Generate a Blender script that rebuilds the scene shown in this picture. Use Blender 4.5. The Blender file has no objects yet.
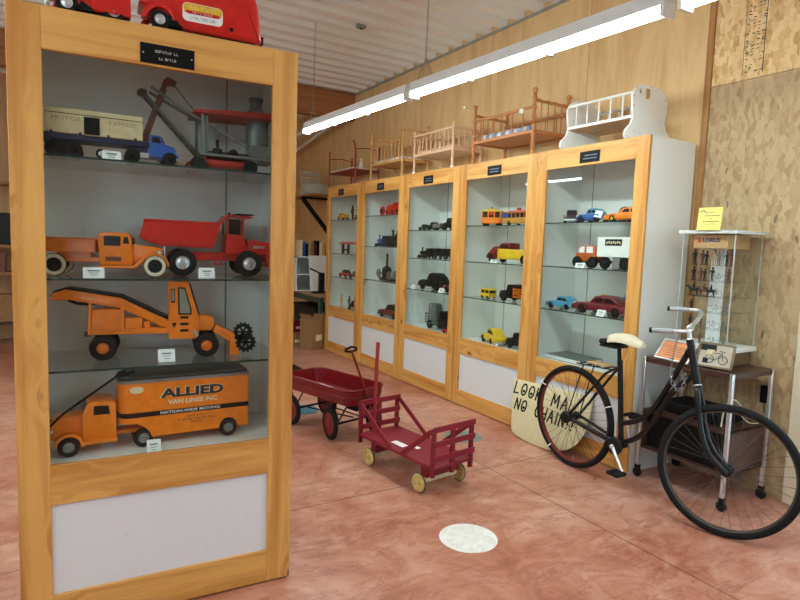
import bpy, bmesh, math, random
from mathutils import Vector, Matrix, Euler
random.seed(7)
SC = bpy.context.scene
COL = SC.collection
PI = math.pi

# ------------------------------------------------------------------ helpers
def lin(c):
    return tuple((v / 12.92) if v <= .04045 else ((v + .055) / 1.055) ** 2.4 for v in c)
def rgb(r, g, b):
    return lin((r / 255, g / 255, b / 255)) + (1.0,)

class MB:
    """collects shapes into one mesh; every shape takes a material slot index"""
    def __init__(s):
        s.bm = bmesh.new()
    def _mi(s, faces, mi):
        for f in faces:
            f.material_index = mi
    def box(s, c, d, mi=0, rot=None, bev=0.0, seg=1):
        M = Matrix.Translation(Vector(c)) @ (rot.to_matrix().to_4x4() if isinstance(rot, Euler) else (rot if rot is not None else Matrix()))
        r = bmesh.ops.create_cube(s.bm, size=1.0, matrix=M @ Matrix.Diagonal((d[0], d[1], d[2], 1)))
        vs = r['verts']
        fs = list({f for v in vs for f in v.link_faces})
        s._mi(fs, mi)
        if bev > 0:
            es = list({e for v in vs for e in v.link_edges})
            bmesh.ops.bevel(s.bm, geom=es, offset=min(bev, .45 * min(d)), segments=seg, affect='EDGES', profile=.5, material=-1)
        return s
    def span(s, a, b, mi=0, bev=0.0):
        c = [(a[i] + b[i]) / 2 for i in range(3)]
        return s.box(c, [abs(b[i] - a[i]) for i in range(3)], mi, None, bev)
    def prism(s, poly, y0, y1, mi=0, bev=0.0, plane='xz', seg=2, taper=None):
        """extrude a 2D outline; plane xz extrudes along y, xy along z, yz along x; taper scales the y1 end (x-scale about the centroid)"""
        def P(p, t):
            a, b = p
            return (a, t, b) if plane == 'xz' else ((a, b, t) if plane == 'xy' else (t, a, b))
        v0 = [s.bm.verts.new(P(p, y0)) for p in poly]
        pl = poly
        if taper:
            cx = sum(p[0] for p in poly) / len(poly); cy = sum(p[1] for p in poly) / len(poly)
            pl = [(cx + (p[0] - cx) * taper, cy + (p[1] - cy) * taper) for p in poly]
        v1 = [s.bm.verts.new(P(p, y1)) for p in pl]
        n = len(poly); fs = []
        caps = [s.bm.faces.new(v0), s.bm.faces.new(v1)]
        for i in range(n):
            fs.append(s.bm.faces.new((v0[i], v0[(i + 1) % n], v1[(i + 1) % n], v1[i])))
        s._mi(fs + caps, mi)
        bmesh.ops.recalc_face_normals(s.bm, faces=fs + caps)
        if bev > 0:
            es = list({e for f in caps for e in f.edges})
            bmesh.ops.bevel(s.bm, geom=es, offset=bev, segments=seg, affect='EDGES', profile=.5, material=-1)
        return s
    def tube(s, pts, r, n=8, mi=0, closed=False):
        pts = [Vector(p) for p in pts]; m = len(pts)
        rad = r if isinstance(r, (list, tuple)) else [r] * m
        up = None; rings = []
        for i, p in enumerate(pts):
            if closed:
                t = (pts[(i + 1) % m] - pts[i - 1]).normalized()
            else:
                t = (pts[min(i + 1, m - 1)] - pts[max(i - 1, 0)]).normalized()
            if up is None:
                up = t.orthogonal().normalized()
            up = (up - t * up.dot(t))
            up = up.normalized() if up.length > 1e-6 else t.orthogonal().normalized()
            w = t.cross(up)
            rings.append([s.bm.verts.new(p + (up * math.cos(2 * PI * k / n) + w * math.sin(2 * PI * k / n)) * rad[i]) for k in range(n)])
        fs = []
        for i in range(m if closed else m - 1):
            A, B = rings[i], rings[(i + 1) % m]
            for k in range(n):
                fs.append(s.bm.faces.new((A[k], A[(k + 1) % n], B[(k + 1) % n], B[k])))
        if not closed:
            fs.append(s.bm.faces.new(list(reversed(rings[0])))); fs.append(s.bm.faces.new(rings[-1]))
        s._mi(fs, mi)
        return s
    def cyl(s, p0, p1, r, mi=0, n=16, r1=None):
        return s.tube([p0, p1], [r, r if r1 is None else r1], n, mi)
    def lathe(s, o, ax, prof, mi=0, n=20, closed=False):
        o = Vector(o); ax = Vector(ax).normalized(); u = ax.orthogonal().normalized(); w = ax.cross(u)
        rings = []
        for r, h in prof:
            rings.append([s.bm.verts.new(o + ax * h + (u * math.cos(2 * PI * k / n) + w * math.sin(2 * PI * k / n)) * max(r, 1e-5)) for k in range(n)])
        fs = []
        m = len(rings)
        for i in range(m if closed else m - 1):
            A, B = rings[i], rings[(i + 1) % m]
            for k in range(n):
                fs.append(s.bm.faces.new((A[k], A[(k + 1) % n], B[(k + 1) % n], B[k])))
        if not closed:
            fs.append(s.bm.faces.new(list(reversed(rings[0])))); fs.append(s.bm.faces.new(rings[-1]))
        s._mi(fs, mi)
        return s
    def ball(s, c, r, mi=0, u=12, v=8):
        if not isinstance(r, (list, tuple)):
            r = (r, r, r)
        q = bmesh.ops.create_uvsphere(s.bm, u_segments=u, v_segments=v, radius=1.0, matrix=Matrix.Translation(Vector(c)) @ Matrix.Diagonal((r[0], r[1], r[2], 1)))
        s._mi({f for x in q['verts'] for f in x.link_faces}, mi)
        return s
    def ring(s, o, ax, R, r, mi=0, n=24, m=8):
        prof = [(R + r * math.cos(2 * PI * k / m), r * math.sin(2 * PI * k / m)) for k in range(m)]
        return s.lathe(o, ax, prof, mi, n, closed=True)
    def xform(s, M):
        s.bm.transform(M)
        return s
    def mesh(s, name, mats, angle=38):
        me = bpy.data.meshes.new(name)
        bmesh.ops.recalc_face_normals(s.bm, faces=s.bm.faces[:])
        s.bm.to_mesh(me); s.bm.free()
        for m in (mats if isinstance(mats, (list, tuple)) else [mats]):
            me.materials.append(m)
        me.polygons.foreach_set('use_smooth', [True] * len(me.polygons))
        me.set_sharp_from_angle(angle=math.radians(angle))
        return me
    def build(s, name, mats, parent=None, label=None, angle=38):
        o = bpy.data.objects.new(name, s.mesh(name, mats, angle))
        COL.objects.link(o)
        if parent:
            o.parent = parent
        if label:
            o['label'] = label
        return o

def tag(o, label, cat, group=None, kind=None):
    o['label'] = label; o['category'] = cat
    if group: o['group'] = group
    if kind: o['kind'] = kind
    return o
def thing(name, label, cat, loc=(0, 0, 0), rz=0.0, group=None):
    o = bpy.data.objects.new(name, None); COL.objects.link(o)
    o.empty_display_size = .05
    o.location = loc; o.rotation_euler = (0, 0, rz)
    return tag(o, label, cat, group)
def struct(name, mb, mats, label=None):
    o = mb.build(name, mats); o['kind'] = 'structure'
    if label: o['label'] = label
    return o
def text(name, s, size, m, parent, loc, rot=(PI / 2, 0, 0), bold=0.0, sx=1.0, align='CENTER', depth=.0004):
    cu = bpy.data.curves.new(name, 'FONT'); cu.body = s; cu.size = size; cu.align_x = align; cu.align_y = 'CENTER'
    cu.extrude = depth; cu.offset = bold; cu.resolution_u = 3
    t = bpy.data.objects.new(name, cu); COL.objects.link(t)
    dg = bpy.context.evaluated_depsgraph_get(); dg.update()
    me = bpy.data.meshes.new_from_object(t.evaluated_get(dg))
    bpy.data.objects.remove(t); bpy.data.curves.remove(cu)
    me.materials.clear(); me.materials.append(m)
    o = bpy.data.objects.new(name, me); COL.objects.link(o)
    o.parent = parent; o.location = loc; o.rotation_euler = rot; o.scale = (sx, 1, 1)
    return o

def marks(parent, x0, x1, z, h, m, y, seed=1, th=.0005, name='lettering'):
    """a line of small worn print too blurred to read"""
    r = random.Random(seed); b = MB(); x = x0
    while x < x1 - h * .3:
        q = min(r.uniform(.45, .8) * h, x1 - x)
        k = r.randrange(3)
        b.span((x, y - th, z - h / 2), (x + h * .16, y, z + h / 2))
        if k: b.span((x, y - th, z + h * .34), (x + q, y, z + h / 2))
        if k != 1: b.span((x, y - th, z - h / 2), (x + q, y, z - h * .34))
        if k == 2: b.span((x + q - h * .16, y - th, z - h / 2), (x + q, y, z + h / 2))
        x += q + h * .28
        if r.random() < .18: x += h * .6
    return b.build(name, m, parent)

# ------------------------------------------------------------------ materials
class NT:
    def __init__(s, name):
        s.m = bpy.data.materials.new(name); s.m.use_nodes = True
        s.t = s.m.node_tree; s.t.nodes.clear()
        s.out = s.n('ShaderNodeOutputMaterial')
    def n(s, ty, **kw):
        x = s.t.nodes.new(ty)
        for k, v in kw.items():
            if k.startswith('i_'):
                x.inputs[k[2:].replace('_', ' ')].default_value = v
            else:
                setattr(x, k, v)
        return x
    def l(s, a, b):
        s.t.links.new(a, b)
    def math(s, op, a, b=None, c=None, clamp=False):
        x = s.n('ShaderNodeMath', operation=op, use_clamp=clamp)
        for i, v in enumerate((a, b, c)):
            if v is None: continue
            if isinstance(v, (int, float)): x.inputs[i].default_value = v
            else: s.l(v, x.inputs[i])
        return x.outputs[0]
    def mix(s, fac, a, b, mode='MIX'):
        x = s.n('ShaderNodeMix', data_type='RGBA', blend_type=mode)
        for i, v in ((0, fac), (6, a), (7, b)):
            if isinstance(v, (int, float)): x.inputs[i].default_value = v
            elif isinstance(v, tuple): x.inputs[i].default_value = v
            else: s.l(v, x.inputs[i])
        return x.outputs[2]
    def ramp(s, fac, stops, interp='LINEAR'):
        x = s.n('ShaderNodeValToRGB'); cr = x.color_ramp; cr.interpolation = interp
        while len(cr.elements) < len(stops): cr.elements.new(.5)
        for e, (p, c) in zip(cr.elements, stops):
            e.position = p; e.color = c if isinstance(c, tuple) else (c, c, c, 1)
        s.l(fac, x.inputs[0])
        return x.outputs[0]
    def coords(s, kind='Object', scale=(1, 1, 1), rot=(0, 0, 0), rnd=0.0):
        tc = s.n('ShaderNodeTexCoord'); mp = s.n('ShaderNodeMapping')
        mp.inputs['Scale'].default_value = scale; mp.inputs['Rotation'].default_value = rot
        v = tc.outputs[kind]
        if rnd:
            oi = s.n('ShaderNodeObjectInfo'); k = s.math('MULTIPLY', oi.outputs['Random'], rnd)
            cb = s.n('ShaderNodeCombineXYZ'); s.l(k, cb.inputs[0]); s.l(k, cb.inputs[1]); s.l(k, cb.inputs[2])
            ad = s.n('ShaderNodeVectorMath', operation='ADD'); s.l(v, ad.inputs[0]); s.l(cb.outputs[0], ad.inputs[1]); v = ad.outputs[0]
        s.l(v, mp.inputs[0])
        return mp.outputs[0]
    def noise(s, vec, scale, detail=4, rough=.55, dist=0.0):
        x = s.n('ShaderNodeTexNoise'); x.inputs['Scale'].default_value = scale; x.inputs['Detail'].default_value = detail
        x.inputs['Roughness'].default_value = rough; x.inputs['Distortion'].default_value = dist
        s.l(vec, x.inputs['Vector'])
        return x
    def voro(s, vec, scale, feature='F1', rnd=1.0):
        x = s.n('ShaderNodeTexVoronoi', feature=feature); x.inputs['Scale'].default_value = scale; x.inputs['Randomness'].default_value = rnd
        s.l(vec, x.inputs['Vector'])
        return x
    def bsdf(s, color, rough=.5, metal=0.0, spec=.5, coat=0.0, bump=None, bstr=.2, bdist=.002):
        b = s.n('ShaderNodeBsdfPrincipled')
        for k, v in (('Base Color', color), ('Roughness', rough), ('Metallic', metal)):
            if isinstance(v, (int, float, tuple)): b.inputs[k].default_value = v
            else: s.l(v, b.inputs[k])
        b.inputs['Specular IOR Level'].default_value = spec
        b.inputs['Coat Weight'].default_value = coat
        if bump is not None:
            bp = s.n('ShaderNodeBump'); bp.inputs['Strength'].default_value = bstr; bp.inputs['Distance'].default_value = bdist
            s.l(bump, bp.inputs['Height']); s.l(bp.outputs[0], b.inputs['Normal'])
        s.l(b.outputs[0], s.out.inputs[0])
        return s.m

def paint(name, c, rough=.4, metal=0.0, var=.12, coat=0.0, scale=30, spec=.5):
    """plain coloured surface with a little uneven wear"""
    t = NT(name)
    nz = t.noise(t.coords('Object', rnd=5), scale, 3)
    dark = tuple(v * (1 - var) for v in c[:3]) + (1,)
    lite = tuple(min(1, v * (1 + var)) for v in c[:3]) + (1,)
    col = t.ramp(nz.outputs[0], [(.3, dark), (.7, lite)])
    r = t.math('MULTIPLY_ADD', nz.outputs[0], .15, rough - .07)
    return t.bsdf(col, r, metal, spec, coat)

def wood(name, horiz=False, light=(226, 172, 96), dark=(186, 120, 52), knots=True, rough=.42):
    t = NT(name)
    rot = (0, 0, 0)
    v = t.coords('Object', (1, 1, 1), rot, 9)
    sp = t.n('ShaderNodeSeparateXYZ'); t.l(v, sp.inputs[0])
    cb = t.n('ShaderNodeCombineXYZ')
    if horiz:
        t.l(sp.outputs[2], cb.inputs[0]); t.l(sp.outputs[1], cb.inputs[1]); t.l(sp.outputs[0], cb.inputs[2])
    else:
        t.l(sp.outputs[0], cb.inputs[0]); t.l(sp.outputs[1], cb.inputs[1]); t.l(sp.outputs[2], cb.inputs[2])
    v = cb.outputs[0]                                   # grain runs along z of v
    mk = t.n('ShaderNodeMapping'); mk.inputs['Scale'].default_value = (8, 4, 3.4); t.l(v, mk.inputs[0])
    kv = t.voro(mk.outputs[0], 1.0)
    d = kv.outputs['Distance']
    sepc = t.n('ShaderNodeSeparateColor'); t.l(kv.outputs['Color'], sepc.inputs[0])
    gate = t.math('GREATER_THAN', sepc.outputs[0], .5)
    mg = t.n('ShaderNodeMapping'); mg.inputs['Scale'].default_value = (13, 13, .9); t.l(v, mg.inputs[0])
    near = t.math('MULTIPLY', t.math('SUBTRACT', .45, d, clamp=True), gate)
    nadd = t.n('ShaderNodeVectorMath', operation='SCALE'); cbn = t.n('ShaderNodeCombineXYZ')
    t.l(near, cbn.inputs[0]); t.l(near, cbn.inputs[1]); t.l(cbn.outputs[0], nadd.inputs[0]); nadd.inputs['Scale'].default_value = 1.6
    va = t.n('ShaderNodeVectorMath', operation='ADD'); t.l(mg.outputs[0], va.inputs[0]); t.l(nadd.outputs[0], va.inputs[1])
    g = t.noise(va.outputs[0], 1.0, 6, .6, .7)
    mf = t.n('ShaderNodeMapping'); mf.inputs['Scale'].default_value = (150, 150, 4); t.l(v, mf.inputs[0])
    f = t.noise(mf.outputs[0], 1.0, 2)
    mid = tuple((a + b) / 2 for a, b in zip(light, dark))
    col = t.ramp(g.outputs[0], [(.3, rgb(*dark)), (.44, rgb(*mid)), (.56, rgb(*light)), (.8, rgb(*[min(255, c * 1.05) for c in light]))])
    col = t.mix(t.math('MULTIPLY', f.outputs[0], .22), col, rgb(*dark))
    if knots:
        kn = t.n('ShaderNodeMapRange'); kn.inputs[1].default_value = .05; kn.inputs[2].default_value = .14; kn.inputs[3].default_value = 1; kn.inputs[4].default_value = 0
        dn = t.math('ADD', d, t.math('MULTIPLY', g.outputs[0], .05)); dn = t.math('SUBTRACT', dn, .025)
        t.l(dn, kn.inputs[0])
        k = t.math('MULTIPLY', kn.outputs[0], gate)
        col = t.mix(t.math('MULTIPLY', k, .9), col, rgb(92, 46, 18))
    return t.bsdf(col, rough, 0, .4, 0, g.outputs[0], .08)

def glass(name, tint=(.93, .97, .96, 1), refl=1.0, rough=0.0):
    t = NT(name)
    lw = t.n('ShaderNodeLayerWeight'); lw.inputs[0].default_value = .5
    f = t.math('MULTIPLY_ADD', t.math('POWER', lw.outputs['Facing'], 5.0), .9 * refl, .022 * refl)
    tr = t.n('ShaderNodeBsdfTransparent'); tr.inputs[0].default_value = tint
    gl = t.n('ShaderNodeBsdfGlossy'); gl.inputs['Roughness'].default_value = rough
    mx = t.n('ShaderNodeMixShader'); t.l(f, mx.inputs[0]); t.l(tr.outputs[0], mx.inputs[1]); t.l(gl.outputs[0], mx.inputs[2])
    t.l(mx.outputs[0], t.out.inputs[0])
    return t.m
def emit(name, c, s):
    t = NT(name); e = t.n('ShaderNodeEmission'); e.inputs[0].default_value = c; e.inputs[1].default_value = s
    t.l(e.outputs[0], t.out.inputs[0])
    return t.m

def osb(name, base, lite, dark, deep):
    t = NT(name)
    v0 = t.coords('Object')
    wob = t.noise(v0, 6, 2)
    vm = t.n('ShaderNodeVectorMath', operation='MULTIPLY_ADD'); vm.inputs[1].default_value = (.05, .05, .05)
    t.l(wob.outputs[1], vm.inputs[0]); t.l(v0, vm.inputs[2]); v = vm.outputs[0]
    col = None
    for k, (sc, off) in enumerate(((20, 0.0), (31, 3.1), (44, 7.7))):
        mp = t.n('ShaderNodeMapping'); mp.inputs['Location'].default_value = (off, off * 2, off * .7); mp.inputs['Rotation'].default_value = (.5 + k * 1.1, 0, 0)
        mp.inputs['Scale'].default_value = (1, 1.0, .42); t.l(v, mp.inputs[0])
        vo = t.voro(mp.outputs[0], sc)
        sc_ = t.n('ShaderNodeSeparateColor'); t.l(vo.outputs['Color'], sc_.inputs[0])
        vr = t.n('ShaderNodeVectorRotate', rotation_type='X_AXIS'); t.l(v, vr.inputs['Vector'])
        t.l(t.math('MULTIPLY', sc_.outputs[1], 6.3), vr.inputs['Angle'])
        st = t.n('ShaderNodeMapping'); st.inputs['Scale'].default_value = (1, 14, 120); t.l(vr.outputs[0], st.inputs[0])
        fib = t.noise(st.outputs[0], 1.0, 3)
        tone = t.math('MULTIPLY_ADD', fib.outputs[0], .45, t.math('MULTIPLY', sc_.outputs[0], .62))
        c = t.ramp(tone, [(.12, dark), (.42, base), (.68, lite), (.95, base)])
        if col is None: col = c
        else: col = t.mix(t.math('GREATER_THAN', sc_.outputs[2], .55), col, c)
    # scattered dark flakes and voids
    mp = t.n('ShaderNodeMapping'); mp.inputs['Rotation'].default_value = (.7, 0, 0); mp.inputs['Scale'].default_value = (1, 1, .3); t.l(v, mp.inputs[0])
    vo = t.voro(mp.outputs[0], 26); sc_ = t.n('ShaderNodeSeparateColor'); t.l(vo.outputs['Color'], sc_.inputs[0])
    m = t.math('MULTIPLY', t.math('GREATER_THAN', sc_.outputs[0], .93), t.math('LESS_THAN', vo.outputs['Distance'], .26))
    col = t.mix(t.math('MULTIPLY', m, .65), col, deep)
    return t.bsdf(col, .7, 0, .3)

def plywood():
    t = NT('plywood_panel')
    v = t.coords('Object')
    sp = t.n('ShaderNodeSeparateXYZ'); t.l(v, sp.inputs[0])
    along = t.math('ADD', sp.outputs[0], sp.outputs[1])
    q = t.math('DIVIDE', t.math('ADD', along, .18), 1.22)
    cell = t.math('FLOOR', q); fr = t.math('FRACT', q)
    wn = t.n('ShaderNodeTexWhiteNoise', noise_dimensions='1D'); t.l(cell, wn.inputs['W'])
    cb = t.n('ShaderNodeCombineXYZ'); t.l(along, cb.inputs[0]); t.l(t.math('MULTIPLY', cell, 3.7), cb.inputs[1]); t.l(t.math('MULTIPLY', sp.outputs[2], .16), cb.inputs[2])
    g = t.noise(cb.outputs[0], 5.5, 7, .62, .8)
    cb2 = t.n('ShaderNodeCombineXYZ'); t.l(along, cb2.inputs[0]); t.l(t.math('MULTIPLY', sp.outputs[2], .03), cb2.inputs[2])
    f = t.noise(cb2.outputs[0], 160, 2)
    col = t.ramp(g.outputs[0], [(.25, rgb(196, 152, 104)), (.45, rgb(214, 175, 126)), (.58, rgb(226, 192, 144)), (.8, rgb(206, 164, 114))])
    col = t.mix(t.math('MULTIPLY', f.outputs[0], .25), col, rgb(176, 124, 70))
    col = t.mix(t.math('MULTIPLY', wn.outputs[0], .16), col, rgb(232, 196, 140))
    seam = t.math('LESS_THAN', fr, .004)
    col = t.mix(t.math('MULTIPLY', seam, .7), col, rgb(96, 62, 34))
    return t.bsdf(col, .5, 0, .35)

def concrete():
    t = NT('stained_concrete')
    v = t.coords('Object')
    big = t.noise(v, .7, 4, .6, .6)
    md = t.noise(v, 2.3, 7, .66, 2.2)
    stv = t.n('ShaderNodeMapping'); stv.inputs['Rotation'].default_value = (0, 0, .5); stv.inputs['Scale'].default_value = (1.0, 3.4, 1); t.l(v, stv.inputs[0])
    sw = t.noise(stv.outputs[0], 3.6, 9, .74, 1.3)
    fine = t.noise(v, 60, 4, .7)
    a = t.math('MULTIPLY_ADD', md.outputs[0], .55, t.math('MULTIPLY', big.outputs[0], .45))
    col = t.ramp(a, [(.36, rgb(156, 90, 69)), (.45, rgb(184, 119, 97)), (.54, rgb(201, 144, 123)), (.66, rgb(219, 177, 159))])
    streak = t.ramp(sw.outputs[0], [(.53, 0.0), (.56, 1.0), (.585, .25), (.66, 0.0)])
    col = t.mix(t.math('MULTIPLY', streak, .62), col, rgb(138, 66, 48))
    col = t.mix(t.math('MULTIPLY', fine.outputs[0], .14), col, rgb(150, 92, 76))
    # sawn control joints
    sp = t.n('ShaderNodeSeparateXYZ'); t.l(v, sp.inputs[0])
    jy = t.math('ABSOLUTE', t.math('SUBTRACT', t.math('FRACT', t.math('DIVIDE', t.math('ADD', sp.outputs[1], .13 + .5 * 3.0), 3.0)), .5))
    jx = t.math('ABSOLUTE', t.math('SUBTRACT', t.math('FRACT', t.math('DIVIDE', t.math('SUBTRACT', sp.outputs[0], 2.49 - 1.5), 3.0)), .5))
    j = t.math('LESS_THAN', t.math('MINIMUM', jx, jy), .0014)
    col = t.mix(t.math('MULTIPLY', j, .75), col, rgb(86, 52, 44))
    r = t.math('MULTIPLY_ADD', md.outputs[0], .25, .2)
    return t.bsdf(col, r, 0, .5, 0, fine.outputs[0], .05)

M_floor = concrete()
M_ply = plywood()
M_osb_hi = osb('osb_upper_board', rgb(212, 174, 122), rgb(232, 200, 152), rgb(180, 136, 90), rgb(110, 62, 44))
M_osb_lo = osb('osb_lower_board', rgb(180, 152, 116), rgb(198, 172, 136), rgb(160, 130, 96), rgb(76, 56, 42))
M_wv = wood('knotty_wood_upright')
M_wh = wood('knotty_wood_crosswise', True)
M_beam = wood('beam_timber', True, (172, 118, 76), (134, 84, 50))
M_trimwood = wood('trim_timber', False, (176, 128, 78), (140, 92, 50), False)
M_white = paint('white_melamine', rgb(240, 242, 240), .35, 0, .0)
M_panelwhite = paint('white_kick_panel', rgb(228, 230, 236), .3, 0, .0)
M_ceil = paint('white_ribbed_steel', rgb(238, 240, 240), .4, 0, .02)
M_wallplain = paint('painted_drywall', rgb(196, 190, 180), .7, 0, .04)
M_glass = glass('door_glass', (.972, .997, .992, 1))
M_shelfglass = glass('shelf_glass', (.96, .99, .98, 1))
M_shelfedge = paint('shelf_glass_edge', rgb(38, 62, 58), .15, 0, .1)
M_acrylic = glass('clear_acrylic', (.975, .985, .985, 1), .8)
M_black = paint('black_plastic', rgb(10, 10, 12), .5, spec=.2)
M_rubber = paint('black_rubber', rgb(20, 20, 22), .75, spec=.25)
M_chrome = paint('chrome_metal', rgb(222, 224, 228), .3, .85, .04)
M_steel = paint('dull_steel', rgb(150, 152, 154), .4, .8, .1)
M_standard = paint('grey_standard', rgb(150, 154, 152), .5, .3)
M_tube = emit('fluorescent_tube', (.85, 1.0, .96, 1), 58.0)
M_fixture = paint('fixture_enamel', rgb(226, 228, 232), .35, 0, .02)
M_card = paint('card_paper', rgb(240, 241, 242), .7, 0, .02)
M_ink = paint('printed_ink', rgb(40, 40, 48), .7)
M_whiteink = paint('white_lettering', rgb(236, 236, 236), .6, 0, .02)
M_cream = paint('cream_paint', rgb(226, 212, 172), .55)
M_ivory = paint('ivory_trailer_paint', rgb(206, 190, 150), .5)
M_orange = paint('orange_enamel', rgb(242, 128, 10), .32, 0, .1, .15)
M_orange2 = paint('worn_orange_enamel', rgb(216, 112, 24), .38, 0, .16, .1)
M_red = paint('red_enamel', rgb(204, 26, 16), .3, 0, .12, .2)
M_redworn = paint('worn_red_paint', rgb(178, 52, 44), .5, 0, .2)
M_brown = paint('rust_brown_paint', rgb(110, 58, 44), .55, 0, .2)
M_greymetal = paint('grey_tin', rgb(120, 126, 124), .45, .3, .15)
M_blue = paint('blue_enamel', rgb(34, 86, 168), .3, 0, .12, .2)
M_navy = paint('navy_paint', rgb(28, 40, 70), .4)
M_ltblue = paint('light_blue_enamel', rgb(70, 150, 186), .35, 0, .12, .2)
M_yellow = paint('yellow_enamel', rgb(226, 186, 40), .35, 0, .12, .2)
M_maroon = paint('maroon_enamel', rgb(112, 24, 36), .3, 0, .12, .2)
M_iron = paint('cast_iron_black', rgb(20, 20, 22), .5, .0, .15, spec=.3)
M_green = paint('dark_green_paint', rgb(40, 70, 56), .45)
M_darkglass = paint('dark_window', rgb(24, 18, 18), .3, spec=.3)
M_whitewall = paint('whitewall_rubber', rgb(214, 204, 180), .6)
M_crimson = paint('crimson_wagon_paint', rgb(116, 8, 16), .35, 0, .15, .15)
M_cartred = paint('red_stained_slats', rgb(128, 12, 34), .5, 0, .15)
M_wheelyellow = paint('cream_wheel_paint', rgb(206, 184, 116), .5, 0, .15)
M_walnut = wood('walnut_veneer', True, (84, 54, 44), (52, 32, 27), False, .35)
M_bike = paint('black_bicycle_enamel', rgb(12, 13, 16), .35, 0, .1, .1, spec=.35)
M_tan = paint('tan_board', rgb(196, 158, 108), .6)
M_carton = paint('corrugated_carton', rgb(150, 112, 76), .8)
M_ground = paint('pale_bounce_ground', rgb(170, 168, 164), .9)
# ------------------------------------------------------------------ camera, world, colour management
CAMP = Vector((0, 0, 1.45))
F_PX, YAW, PITCH, ROLL = 578.96, .5496, .0920, .0344
Fv = Vector((math.sin(YAW) * math.cos(PITCH), math.cos(YAW) * math.cos(PITCH), -math.sin(PITCH)))
Rv = Vector((math.cos(YAW), -math.sin(YAW), 0)); Uv = Rv.cross(Fv)
R2 = Rv * math.cos(ROLL) + Uv * math.sin(ROLL); U2 = Uv * math.cos(ROLL) - Rv * math.sin(ROLL)
cam = bpy.data.cameras.new('camera'); cam.sensor_width = 36; cam.lens = 36 * F_PX / 800; cam.clip_start = .05
camo = bpy.data.objects.new('camera', cam); COL.objects.link(camo)
camo.matrix_world = Matrix(((R2.x, U2.x, -Fv.x, CAMP.x), (R2.y, U2.y, -Fv.y, CAMP.y), (R2.z, U2.z, -Fv.z, CAMP.z), (0, 0, 0, 1)))
SC.camera = camo
SC.view_settings.view_transform = 'Standard'; SC.view_settings.look = 'None'
SC.view_settings.gamma = 1.0; SC.view_settings.use_curve_mapping = False
SC.view_settings.exposure = EXPOSURE = 0.2
SC.cycles.use_denoising = True
SC.cycles.max_bounces = 10; SC.cycles.transparent_max_bounces = 24; SC.cycles.diffuse_bounces = 5; SC.cycles.glossy_bounces = 4
SC.cycles.sample_clamp_indirect = 6.0
w = bpy.data.worlds.new('sky'); SC.world = w; w.use_nodes = True
wn = w.node_tree; wn.nodes.clear()
wo = wn.nodes.new('ShaderNodeOutputWorld'); wb = wn.nodes.new('ShaderNodeBackground')
wb.inputs[0].default_value = (.58, .80, 1.0, 1); wb.inputs[1].default_value = 4.0
wn.links.new(wb.outputs[0], wo.inputs[0])

# ------------------------------------------------------------------ the room
XW = 3.772                      # the plywood wall's face
CEIL = 3.62
X0, Y0W, Y1W = -4.6, -4.2, 9.6
struct('floor', MB().span((X0, Y0W, -.1), (XW + .14, Y1W, 0)), M_floor)
mb = MB().span((XW, 2.32, 0), (XW + .12, Y1W, CEIL)); struct('wall_right', mb, M_ply)
struct('wall_right_lower_board', MB().span((XW + .001, 1.65, 0), (XW + .12, 2.319, 2.565)), M_osb_lo)
mb = MB().span((XW, 1.0, 2.568), (XW + .12, 2.319, CEIL)); mb.span((XW, Y0W, 2.568), (XW + .12, 1.0, CEIL)); mb.span((XW, Y0W, 0), (XW + .12, .1, 2.565))
struct('wall_right_upper_board', mb, M_osb_hi)
struct('trim_1', MB().span((XW - .012, 2.315, 0), (XW + .004, 2.36, CEIL), 0, .002), M_trimwood)
# stencilled strip on the upper board: two ruled lines with illegible stamped characters between
mb = MB()
mb.span((XW - .0006, 1.995, 2.6), (XW, 2.0, 3.4)); mb.span((XW - .0006, 2.118, 2.6), (XW, 2.121, 3.4))
rs = random.Random(3)
z = 2.61
while z < 3.3:
    for yy in (2.012, 2.042, 2.072, 2.1):
        if rs.random() < .75:
            d = rs.uniform(.008, .022)
            mb.box((XW - .0003, yy + rs.uniform(-.006, .006), z + rs.uniform(0, .006)), (.0006, d, rs.uniform(.003, .007)), 0, Euler((rs.uniform(-.5, .5), 0, 0)))
    z += rs.uniform(.012, .024)
tag(mb.build('stencil_print', M_ink), 'black stencilled strip printed on the upper board of the wall', 'marking', kind='structure')
# cream door post and glazed door opening where daylight enters beside the bicycle
struct('door_1_post', MB().span((XW - .03, 1.44, 0), (XW + .12, 1.65, 2.565), 0, .004), paint('cream_post_paint', rgb(222, 210, 184), .5, 0, .03))
mb = MB().span((XW + .02, 1.36, 0), (XW + .08, 1.44, 2.3)).span((XW + .02, .1, 0), (XW + .08, .2, 2.3)).span((XW + .02, .2, 2.2), (XW + .08, 1.36, 2.3)).span((XW + .02, .2, 0), (XW + .08, 1.36, .22)).span((XW + .02, .1, 2.3), (XW + .1, 1.44, 2.565))
struct('door_1', mb, M_white)
struct('door_1_pane', MB().span((XW + .045, .2, .22), (XW + .051, 1.36, 2.2)), M_glass)
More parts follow.
